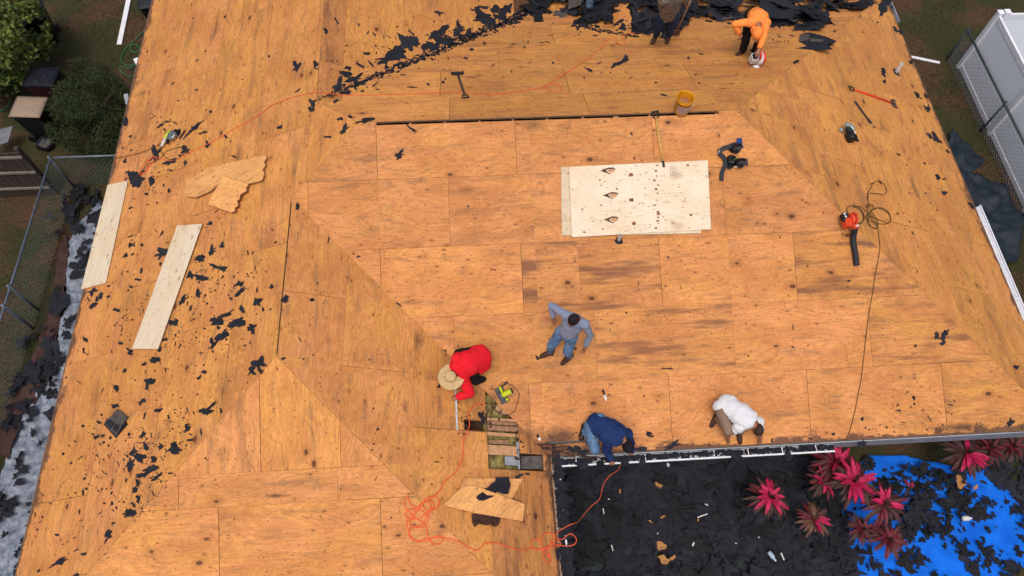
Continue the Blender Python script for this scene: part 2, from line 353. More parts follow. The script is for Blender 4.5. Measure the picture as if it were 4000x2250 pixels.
M['whitec'] = cloth('white_shirt', (0.72, 0.74, 0.76), (0.66, 0.67, 0.68))
M['khaki'] = cloth('dusty_khaki', (0.26, 0.17, 0.12), (0.20, 0.13, 0.09))
M['orangec'] = cloth('orange_hoodie', (0.95, 0.30, 0.07), (0.88, 0.25, 0.05))
M['blackc'] = cloth('black_trousers', (0.010, 0.009, 0.010), (0.016, 0.014, 0.016))
M['darkdenim'] = cloth('dark_denim', (0.012, 0.028, 0.075), (0.018, 0.04, 0.10))
M['camo'] = mat('camouflage_jacket', (0.20, 0.165, 0.13), 0.9, 0.5, 22, col2=(0.06, 0.05, 0.04), bump=0.3, dirt=(0.30, 0.26, 0.21))
M['boot'] = mat('brown_boot', (0.07, 0.032, 0.02), 0.7, 0.4, 15)
M['bootb'] = mat('black_boot', (0.015, 0.013, 0.014), 0.7, 0.4, 15)
M['bootk'] = mat('tan_shoe', (0.20, 0.14, 0.09), 0.8, 0.3, 15)
M['straw'] = mat('straw', (0.66, 0.47, 0.23), 0.9, 0.25, 30, bump=0.6, bscale=120, dirt=(0.50, 0.32, 0.13))
M['insul'] = mat('fibre_insulation', (0.42, 0.34, 0.12), 1.0, 0.6, 6, col2=(0.12, 0.085, 0.03), bump=1.0, bscale=35)
M['leafd'] = mat('dark_needles', (0.018, 0.032, 0.010), 0.8, 0.5, 3, col2=(0.040, 0.050, 0.012))
M['leafl'] = mat('bright_leaves', (0.13, 0.17, 0.03), 0.6, 0.4, 5, col2=(0.05, 0.085, 0.02))
M['bark'] = mat('bark', (0.08, 0.055, 0.04), 0.9, 0.4, 10)
M['pink'] = mat('pink_leaf', (0.28, 0.006, 0.035), 0.65, 0.3, 9, col2=(0.58, 0.018, 0.11), dirt=(.17, .006, .022))
M['maroon'] = mat('maroon_leaf', (0.035, 0.010, 0.012), 0.6, 0.4, 9, col2=(0.075, 0.035, 0.026))
M['crimson'] = mat('crimson_leaf', (0.15, 0.008, 0.018), 0.55, 0.3, 9, col2=(0.06, 0.010, 0.014))
M['blue'] = mat('blue_tarp', (0.010, 0.17, 0.80), 0.8, 0.2, 2, col2=(0.007, 0.12, 0.62), bump=0.7, bscale=8, spec=0.08)
M['silver'] = mat('silver_tarp', (0.30, 0.34, 0.40), 0.6, 0.5, 7, col2=(0.13, 0.155, 0.20), bump=1.0, bscale=14, spec=0.2)
M['brownt'] = mat('brown_cloth', (0.075, 0.038, 0.032), 0.9, 0.35, 5, bump=0.6, bscale=7)
M['darktarp'] = mat('dark_blue_tarp', (0.010, 0.016, 0.030), 0.6, 0.5, 3, col2=(0.018, 0.030, 0.038), bump=0.8, bscale=6, spec=0.25)
M['tealtarp'] = mat('dark_green_tarp', (0.022, 0.038, 0.04), 0.5, 0.4, 3, bump=0.8, bscale=6)
M['tan'] = mat('tan_lid', (0.33, 0.24, 0.17), 0.5, 0.15, 5, dirt=(0.27, 0.19, 0.13))
M['binlid'] = mat('dark_lid', (0.012, 0.014, 0.022), 0.6, 0.4, 5, dirt=(0.04, 0.042, 0.055), spec=.15)
M['maroonp'] = mat('maroon_plastic', (0.035, 0.010, 0.014), 0.5, 0.3, 5)
M['slab'] = mat('grey_panel', (0.17, 0.185, 0.21), 0.6, 0.3, 5)
M['glove'] = mat('blue_glove', (0.02, 0.07, 0.26), 0.8, 0.3, 20)
M['camfelt'] = M['felt2']
# ground
def ground_mat():
    m = bpy.data.materials.new('lawn_and_litter'); nt, ns, lk, b = nodes(m)
    g = N(nt, 'ShaderNodeNewGeometry'); 
    def no(s, d=6): n = N(nt, 'ShaderNodeTexNoise', i_Scale=s, i_Detail=float(d), i_Roughness=0.65); lk.new(g.outputs['Position'], n.inputs['Vector']); return n.outputs[0]
    c = mixc(nt, ramp(nt, no(0.8), 0.42, 0.62), (0.045, 0.060, 0.020), (0.135, 0.068, 0.040))
    c = mixc(nt, ramp(nt, no(22), 0.40, 0.62), c, (0.048, 0.038, 0.022))
    c = mixc(nt, math_(nt, 'MULTIPLY', ramp(nt, no(38), 0.56, 0.66), 0.7), c, (0.12, 0.080, 0.045))
    c = mixc(nt, ramp(nt, no(0.35), 0.62, 0.7), c, (0.075, 0.06, 0.045))
    lk.new(c, b.inputs['Base Color']); b.inputs['Roughness'].default_value = 1; b.inputs['Specular IOR Level'].default_value = 0.1
    bp = N(nt, 'ShaderNodeBump', i_Strength=1.0, i_Distance=0.04); lk.new(no(30), bp.inputs['Height']); lk.new(bp.outputs[0], b.inputs['Normal'])
    return m
M['ground'] = ground_mat()
M['grassb'] = mat('grass_blades', (0.038, 0.058, 0.016), 0.8, 0.5, 1.5, col2=(0.058, 0.048, 0.022))
M['litter'] = mat('dry_litter', (0.085, 0.045, 0.028), 0.9, 0.5, 3)
# ------------------------------------------------------------------ polygon clipping
def clip_half(P, n, d):          # keep n.p <= d
    out = []
    for i in range(len(P)):
        a, b = P[i - 1], P[i]; da = n[0] * a[0] + n[1] * a[1] - d; db = n[0] * b[0] + n[1] * b[1] - d
        if (da <= 0) != (db <= 0):
            t = da / (da - db); out.append((a[0] + (b[0] - a[0]) * t, a[1] + (b[1] - a[1]) * t))
        if db <= 0: out.append(b)
    return out
def area(P): return 0.5 * sum(P[i - 1][0] * P[i][1] - P[i][0] * P[i - 1][1] for i in range(len(P)))
def clip_rect(P, r):
    for n, d in (((-1, 0), -r[0]), ((1, 0), r[1]), ((0, -1), -r[2]), ((0, 1), r[3])):
        P = clip_half(P, n, d)
        if len(P) < 3: return []
    return P
def minus(P, r):
    out = []; hp = [((1, 0), r[0]), ((-1, 0), -r[1]), ((0, 1), r[2]), ((0, -1), -r[3])]
    cur = P
    for n, d in hp:
        q = clip_half(cur, n, d)
        if len(q) > 2 and abs(area(q)) > 1e-4: out.append(q)
        cur = clip_half(cur, (-n[0], -n[1]), -d)
        if len(cur) < 3: break
    return out
# ------------------------------------------------------------------ sheathing layout: per facet rows (b edges) and joints (a values)
HOLES = {'WR': [(-4.12, -1.3, -.2, .016), (-5.73, -4.3, 3.485, 4.07), (-5.73, -5.44, 4.05, 4.5), (-5.11, -4.93, 3.08, 3.5)],
         'F': [(0.32, 6.42, -0.2, 0.062), (3.0, 3.75, 5.70, 5.74)], 'R': [(0.10, 0.16, 4.15, 4.28)]}
U = 2.754
LAY = {
 'F': [(0.0, 1.03, [.31, 2.75, 5.2, 7.64, 10.1]), (1.03, 2.25, [-.9, 1.534, 3.97, 6.41, 8.85, 11.3]), (2.25, 3.47, [.31, 2.75, 5.19, 7.6, 10.07]),
       (3.47, 4.69, [1.53, 3.97, 6.41, 8.85, 11.3]), (4.69, 6.2, [2.77, 5.21, 7.65, 10.09])],
 'B': [(0.0, .9, [1.6, 4.1, 6.5]), (.9, 2.12, [-.4, 1.42, 3.86, 6.3, 8.7]), (2.12, 3.34, [2.6, 5.02, 7.5, 9.9]), (3.34, 4.56, [1.4, 3.85, 6.3, 8.7, 11]), (4.56, 6.2, [2.6, 5, 7.4, 9.9])],
 'L': [(0.0, 1.02, [-.94, .74, 1.7, -3.4, -5.9, 4, 6.5, 9]), (1.02, 2.24, [-7, -4.6, -2.1, .35, 2.8, 5.2, 7.6, 10]), (2.24, 3.5, [-8.2, -5.8, -3.3, -.9, 1.55, 4, 6.4, 8.8, 11]),
       (3.5, 4.72, [-9.4, -7, -4.55, -2.1, .35, 2.75, 5.2, 7.6, 10]), (4.72, 6.1, [-8.2, -5.8, -3.35, -.9, 1.5, 3.3, 6.4, 8.8, 11])],
 'R': [(0.0, .57, [.3]), (.57, 1.79, [-1, .8]), (1.79, 3.02, [-2.9, -.5, 1.2]), (3.02, 4.24, [-4.1, -1.7, .7, 3.1]), (4.24, 5.46, [-5, -2.9, -.5, 1.9, 4.3]), (5.46, 7, [-4.1, -1.7, .7, 3.1])],
 'WR': [(0.0, 1.025, [-3.0, -5.3]), (1.025, 2.22, [-1.9, -4.2, -6.6]), (2.22, 3.485, [-5.12, -7.5]), (3.485, 4.6, [-4.0, -5.73, -8.2])],
 'WF': [(0.0, 1.74, [-2.68, -1.45, -.24]), (1.74, 2.24, [-2.69, -.3]), (2.24, 3.46, [-2.1, .34, 2.8]), (3.46, 4.8, [-3.3, -.9, 1.5])],
 'BR': [(0.0, .44, [1.87, 4.3, 6.7]), (.44, 1.64, [2.6, 5.0, 7.5, 10]), (1.64, 2.86, [1.9, 3.9, 6.3, 8.7]), (2.86, 4.3, [5.1, 7.5, 10])],
 'CL': [(0.0, 1.22, [4.9, 7.3, 9.8]), (1.22, 2.4, [6, 8.5])], 'CR': [(0.0, 1.22, [4.9, 7.3]), (1.22, 2.4, [6, 8.5])]}
HUE = {'F': (.0, .35), 'B': (.6, 1.0), 'L': (.25, .9), 'R': (.55, .95), 'WR': (.0, .5), 'WF': (.1, .5), 'BR': (.8, .95), 'CL': (.8, .95), 'CR': (.8, .95)}
TON = {'F': (.43, .62), 'B': (.43, .60), 'L': (.46, .64), 'R': (.46, .60), 'WR': (.56, .68), 'WF': (.52, .68), 'BR': (.46, .58), 'CL': (.48, .56), 'CR': (.42, .5)}
OVR = [('F', 1500, 690, .46, .1, 1.0), ('F', 2100, 640, .48, .5, 1.0), ('F', 2300, 820, .46, .4, 1.0), ('F', 1650, 860, .52, .3, .9), ('F', 1200, 700, .62, .3, 0), ('F', 1830, 690, .60, .25, 0),
       ('F', 850, 400, .42, .1, .4), ('F', 1100, 380, .56, .1, .1), ('F', 1400, 530, .50, .0, .35), ('F', 900, 540, .50, .05, .1), ('L', 830, 300, .60, .8, .1), ('L', 790, 400, .62, .9, .1),
       ('BR', 835, 80, .30, .3, .9), ('BR', 830, 200, .36, .3, .4), ('B', 1020, 210, .70, .7, 0), ('B', 850, 270, .70, .7, 0), ('WF', 750, 1100, .66, .8, 0), ('WF', 680, 1230, .58, .2, .15),
       ('WR', 1300, 1350, .30, .35, .8), ('WR', 1320, 1200, .38, .4, .8), ('WR', 1100, 1000, .50, .7, .4), ('WR', 1140, 1150, .64, .7, 0), ('WR', 790, 650, .56, .3, .15), ('WR', 950, 1050, .62, .3, .1),
       ('L', 700, 60, .58, .9, .3), ('R', 2100, 330, .62, .7, .1), ('R', 2530, 850, .46, 1.0, .3), ('F', 2450, 1000, .50, .6, .3), ('B', 1900, 110, .56, 1.0, .2)]
def ovr(f, r):
    for o in OVR:
        if o[0] != f: continue
        p = on(f, o[1], o[2]); a, b = toab(f, p.x, p.y)
        if r[0] <= a <= r[1] and r[2] <= b <= r[3]: return o[3:]
def mesh_sheets(name, pieces, mats, root, thick=0.014, lift=0.0, loc=None):
    """pieces: list of (frame-fn, polygon ab, rect, tone, hue, stain, rot, eave b)"""
    vs = []; fs = []; uv1 = []; uv2 = []; cols = []; mi = []
    org = Vector(root.location) if root else Vector(loc)
    for (fn, P, tone, hue, st, rot, bmax) in pieces:
        P = [p for i, p in enumerate(P) if (Vector(p) - Vector(P[i - 1])).length > 1e-4]
        if len(P) < 3: continue
        if area(P) < 0: P = P[::-1]
        k = len(vs); n = len(P); offu, offv = random.uniform(0, 60), random.uniform(0, 60)
        bot = [fn(a, b, lift) for a, b in P]; top = [fn(a, b, lift + thick) for a, b in P]
        nt_ = Vector((0, 0, 0))
        for i in range(1, n - 1): nt_ += (top[i] - top[0]).cross(top[i + 1] - top[0])
        if nt_.z < 0: P = P[::-1]; bot.reverse(); top.reverse()
        vs += [v - org for v in bot + top]
        loops = [list(range(n, 2 * n))] + [[i, (i + 1) % n, n + (i + 1) % n, n + i] for i in range(n)]
        for j, lp in enumerate(loops):
            fs.append([k + q for q in lp]); mi.append(0 if j == 0 else 1)
            for q in lp:
                a, b = P[q % n]
                u, v = (a, b) if not rot else (b, a)
                uv1.append((u + offu, v + offv)); uv2.append((a, bmax - b)); cols.append((tone, hue, st, 1))
    me = bpy.data.meshes.new(name); me.from_pydata([tuple(v) for v in vs], [], fs)
    for m_ in mats: me.materials.append(m_)
    me.polygons.foreach_set('material_index', mi)
    l1 = me.uv_layers.new(name='grain'); l2 = me.uv_layers.new(name='slope')
    l1.data.foreach_set('uv', [c for p in uv1 for c in p]); l2.data.foreach_set('uv', [c for p in uv2 for c in p])
    ca = me.color_attributes.new('sheet', 'FLOAT_COLOR', 'CORNER'); ca.data.foreach_set('color', [c for p in cols for c in p])
    me.update(); o = bpy.data.objects.new(name, me); COL.objects.link(o)
    if root: o.parent = root
    else: o.location = org
    return o
# ------------------------------------------------------------------ ground
def ground():
    mb = MB(); mb.box(-150, 150, -150, 150, -0.5, 0.0)
    mb.build('ground', M['ground'], kind='structure')
    mb = MB(); rnd = random.Random(3)
    def blades(n, x0, x1, y0, y1, hmax, dens=None):
        for _ in range(n):
            x, y = rnd.uniform(x0, x1), rnd.uniform(y0, y1)
            if mnoise.noise(Vector((x * 0.8, y * 0.8, 0))) < rnd.uniform(-0.5, 0.35): continue
            h = rnd.uniform(0.03, hmax); a = rnd.uniform(0, 6.28); wd = rnd.uniform(0.006, 0.014); ln = rnd.uniform(-.06, .06)
            c, s_ = math.cos(a) * wd, math.sin(a) * wd
            mb.add([(x - c, y - s_, 0), (x + c, y + s_, 0), (x + ln, y + ln * .7, h)], [(0, 1, 2)])
    blades(26000, -12, -5.2, -9, 9, 0.09); blades(26000, 12.0, 18, -4, 9, 0.09)
    mb.build('lawn_grass', M['grassb'], kind='stuff', label='short green grass growing on the side lawns', cat='grass')
    mb = MB()
    for _ in range(9000):
        x, y = (rnd.uniform(-12, -5.5), rnd.uniform(-3, 9)) if rnd.random() < .6 else (rnd.uniform(13, 16.4), rnd.uniform(-3, 6))
        if mnoise.noise(Vector((x * .7, y * .7, 5))) < rnd.uniform(-.2, .4): continue
        a = rnd.uniform(0, 6.28); l = rnd.uniform(.02, .05); w_ = l * .3
        u = Vector((math.cos(a), math.sin(a), rnd.uniform(-.2, .2))) * l; v = Vector((-math.sin(a), math.cos(a), rnd.uniform(-.3, .3))) * w_
        c = Vector((x, y, rnd.uniform(.01, .05))); mb.add([c - u, c + v, c + u, c - v], [(0, 1, 2, 3)])
    mb.build('leaf_litter', M['litter'], kind='stuff', label='dry brown leaf litter scattered over the lawns', cat='leaf litter')
ground()
# ------------------------------------------------------------------ house
HOUSE = thing('house', (3, 0, 0), 'large house stripped to bare orange plywood roof decking, hips and valleys showing', 'house')
def build_house():
    rnd = random.Random(11)
    names = {'F': 'front', 'B': 'rear'}
    for f in PLAN:
        poly = [toab(f, x, y) for x, y in PLAN[f]]
        bmax = max(b for a, b in poly); a0 = min(a for a, b in poly); a1 = max(a for a, b in poly)
        pieces = []; fn = (lambda ff: lambda a, b, h: fromab(ff, a, b, h))(f)
        # thin dark backing added just below the sheets to stop light leaking through gaps
        back = [poly]
        for hl in HOLES.get(f, []):
            back = [q for p in back for q in minus(p, hl)]
        mb = MB()
        for p in back: mb.prism([fromab(f, a, b, -0.03) for a, b in p], 0.022, nrm(f))
        for (b0, b1, js) in LAY[f]:
            ed = [a0 - 1] + [j for j in sorted(js) if a0 < j < a1] + [a1 + 1]
            for i in range(len(ed) - 1):
                r = (ed[i], ed[i + 1], b0, b1)
                g = rnd.choice((.0015, .002, .003, .005)); g2 = rnd.choice((.001, .0016, .0022, .003))
                q = clip_rect(poly, (r[0] + g, r[1] - g, r[2] + g2, r[3] - g2))
                if len(q) < 3: continue
                qs = [q]
                for hl in HOLES.get(f, []): qs = [z for p in qs for z in minus(p, hl)]
                o = ovr(f, r)
                if o: tone, hue, st = o
                else: tone, hue, st = rnd.uniform(*TON[f]), rnd.uniform(*HUE[f]), rnd.choice((0, .1, .2, .5))
                rot = (f == 'WF' and b0 == 0.0)
                s0 = random.getstate(); key = rnd.random()
                for z in qs:
                    random.seed(key); pieces.append((fn, z, tone, hue, st, rot, bmax if f not in ('CL', 'CR') else bmax + 5))
                random.setstate(s0)
        sl = mesh_sheets('roof_slope', pieces, [M['deck'], M['edge']], HOUSE, thick=0.014, lift=-0.006 + 0.0005 * rnd.random())
        mb.build('light_block_backing', M['under'], HOUSE)
    # walls
    mb = MB(); zt = GZ - EF * T - 0.08; i = 0.55
    mb.box(-EL + i, LX + EF - i, -EF + i, EF - i, 0, zt)
    mb.box(-EL + i, XV - i, -YE + i, -EF + i - 0.003, 0, zt)
    mb.box(-EL + i, XV + i, EF - i + 0.003, BK - i, 0, zt)
    mb.build('wall', M['stucco'], HOUSE)
    # soffit sheets close the overhang
    mb = MB()
    ze = GZ - EF * T - 0.16
    ov = [(-EL + .02, -EL + i, -YE + .02, BK), (LX + EF - i, LX + ER - .02, -EF + .02, EF), (XV, LX + EF - i, -EF + .02, -EF + i), (-EL + i, XV - .02, -YE + .02, -YE + i), (XV - i, XV - .02, -YE + i, -EF + .02)]
    for (x0, x1, y0, y1) in ov: mb.box(x0, x1, y0, y1, ze, ze + 0.015)
    mb.build('soffit', M['stucco'], HOUSE)
    # fascia boards
    zb = GZ - EL * T
    def fas(p, q, mt, th=0.02, hh=0.15, dz=-0.02):
        m_ = MB(); m_.bar((p[0], p[1], zb - hh / 2 + dz), (q[0], q[1], zb - hh / 2 + dz), th, hh); m_.build('fascia', mt, HOUSE)
    fas((-EL - .012, -YE), (-EL - .012, BK), M['fascia'])
    fas((LX + ER + .012, -EF), (LX + ER + .012, ER), M['fascia'], dz=-.09)
    fas((XV + .01, -EF - .014), (LX + ER, -EF - .014), M['fascia'], hh=.30, dz=-.02)
    fas((XV + .012, -YE), (XV + .012, -EF - .03), M['lumber'])
    fas((-EL, -YE - .012), (XV, -YE - .012), M['fascia'])
    # drip edge strip in metal, front
    m_ = MB(); m_.bar((XV + .3, -EF - .016, zb - .012), (LX + ER, -EF - .016, zb - .012), .018, .006); m_.build('drip_edge', M['alum'], HOUSE)
    # rafters seen in the ridge slot
    for x in (1032, 1119, 1206, 1290, 1376, 1466, 1550, 1635, 1722, 1803):
        p = on('F', x, 312 - (x - 900) * 0.0415); m_ = MB()
        w_ = .09 if x == 1550 else .038
        m_.obox((p.x, -0.035, GZ - 0.085), Vector((1, 0, 0)), Vector((0, 1, 0)), Vector((0, 0, 1)), w_ / 2, .05, .045); m_.build('rafter', M['lumber'], HOUSE)
    # attic void seen through the openings: floor, rafters, insulation
    v = Vector; 
    def wr(a, b, h): return fromab('WR', a, b, h)
    m_ = MB()
    m_.box(1.2, 3.0, -5.8, -4.2, 2.35, 2.40); m_.build('attic_floor', M['under'], HOUSE)
    m_ = MB(); rr = random.Random(5)
    nx, ny = 26, 20; vs = []; fs = []
    for yy in range(ny):
        for xx in range(nx):
            a = -5.72 + 1.35 * yy / (ny - 1); b = 3.50 + 0.60 * xx / (nx - 1)
            vs.append(wr(a, b, -0.17 + 0.07 * mnoise.noise(v((a * 9, b * 9, 1)))))
    for yy in range(ny - 1):
        for xx in range(nx - 1): k = yy * nx + xx; fs.append((k, k + 1, k + nx + 1, k + nx))
    m_.add(vs, fs); m_.build('insulation', M['insul'], HOUSE, smooth=True)
    # boards and rafters crossing the opening (pixel rows read from the picture)
    def board(x0, y0, x1, y1, wpx, h, mt, th=.03):
        p0, p1 = on('WR', x0, y0, h), on('WR', x1, y1, h); q = on('WR', x0, y0 + wpx, h)
        m2 = MB(); n = nrm('WR'); u = (p1 - p0).normalized(); vv = n.cross(u); 
        m2.obox((p0 + p1) / 2 + (q - p0) * .5, u, vv, n, (p1 - p0).length / 2, (q - p0).length / 2, th / 2); m2.build('rafter', mt, HOUSE)
    board(1224, 1051, 1303, 1056, 6, -.02, M['lumber2']); board(1224, 1059, 1303, 1064, 8, -.06, M['lumber'])
    board(1224, 1070, 1305, 1075, 12, -.04, M['lumber']); board(1226, 1087, 1306, 1093, 8, -.02, M['lumber2'])
    board(1226, 1119, 1300, 1124, 24, -.045, M['lumber2']); board(1228, 1107, 1280, 1108, 10, -.10, M['lumber']); 
    board(1270, 1148, 1302, 1150, 22, -.10, M['alum'])
    m_ = MB(); p = [on('WR', *q, -.03) for q in ((1298, 1112), (1304, 1112), (1307, 1181), (1303, 1181))]
    m_.prism(p, .02, nrm('WR')); m_.build('flashing', M['alum'], HOUSE)
    m_ = MB(); p = [on('WR', *q, -.06) for q in ((1309, 1149), (1392, 1147), (1394, 1180), (1310, 1180))]; m_.prism(p, .02, nrm('WR')); m_.build('wall_plate', mat('dirty_concrete', (0.14, 0.125, 0.11), .95, .5, 9, dirt=(0.03, .025, .02)), HOUSE)
    # plywood patch seen inside the opening, top right
    m_ = MB(); p = [on('WR', *q, -.055) for q in ((1252, 1015), (1299, 1012), (1301, 1046), (1262, 1044), (1245, 1030))]; m_.prism(p, .014, nrm('WR')); m_.build('roof_patch', M['lumber2'], HOUSE)
build_house()
# ------------------------------------------------------------------ torn felt
def jag(cx, cy, ln, wd, ang, rnd, n=22, rough=0.35):
    """jagged outline round (cx, cy) in photo pixels"""
    P = []; ca, sa = math.cos(R_(ang)), -math.sin(R_(ang)); ph = rnd.uniform(0, 9)
    e = rnd.uniform(.25, .6); r_ = 1
    for k in range(n):
        t = 2 * math.pi * k / n + rnd.uniform(-.1, .1)
        rr = 1 + rough * (mnoise.noise(Vector((math.cos(t) * 1.5 + ph, math.sin(t) * 1.5, ph))) * 2.3 + mnoise.noise(Vector((math.cos(t) * 4.5 + ph, math.sin(t) * 4.5, ph + 3))) * 1.1) + rnd.uniform(-.28, .28) * rough
        rr = max(.25, rr); u = math.cos(t) * ln * .5 * rr; v = math.sin(t) * wd * .5 * rr * (1 + e * math.sin(2 * t + ph))
        P.append((cx + u * ca - v * sa, cy + u * sa + v * ca))
    return P
def scrap_mesh(name, f, P, mt, h=0.010, th=0.004, curl=0.02, rnd=random, label=None, group=None, cat='felt scrap'):
    pts = [on(f, x, y, 0.012) for x, y in P]; n = nrm(f) if f != 'G' else Vector((0, 0, 1))
    c = sum(pts, Vector()) / len(pts); k = len(pts); ph = rnd.uniform(0, 50)
    rings = []; 
    for s_ in (1.0, 0.6, 0.25):
        rings.append([c + (p - c) * s_ for p in pts])
    def lift(p, e): return n * (h - .010 + max(0, mnoise.noise(p * 5 + Vector((ph, 0, 0)))) * curl * e + .001)
    vs = []; fs = []
    for ri, rg in enumerate(rings):
        for p in rg: vs.append(p + lift(p, 1.0 if ri < 2 else .6) + n * th)
    vs.append(c + lift(c, .5) + n * th)
    for ri in range(2):
        for i in range(k): fs.append((ri * k + i, ri * k + (i + 1) % k, (ri + 1) * k + (i + 1) % k, (ri + 1) * k + i))
    for i in range(k): fs.append((2 * k + i, 2 * k + (i + 1) % k, 3 * k))
    b0 = len(vs)
    for i, p in enumerate(rings[0]): vs.append(vs[i] - n * th)
    for i in range(k): fs.append((i, b0 + i, b0 + (i + 1) % k, (i + 1) % k))
    me = bpy.data.meshes.new(name); me.from_pydata([tuple(v - c) for v in vs], [], fs); me.materials.append(mt); me.update()
    bm = bmesh.new(); bm.from_mesh(me); bmesh.ops.recalc_face_normals(bm, faces=bm.faces); bm.to_mesh(me); bm.free()
    o = bpy.data.objects.new(name, me); COL.objects.link(o); o.location = c
    return tag(o, label, cat, group)
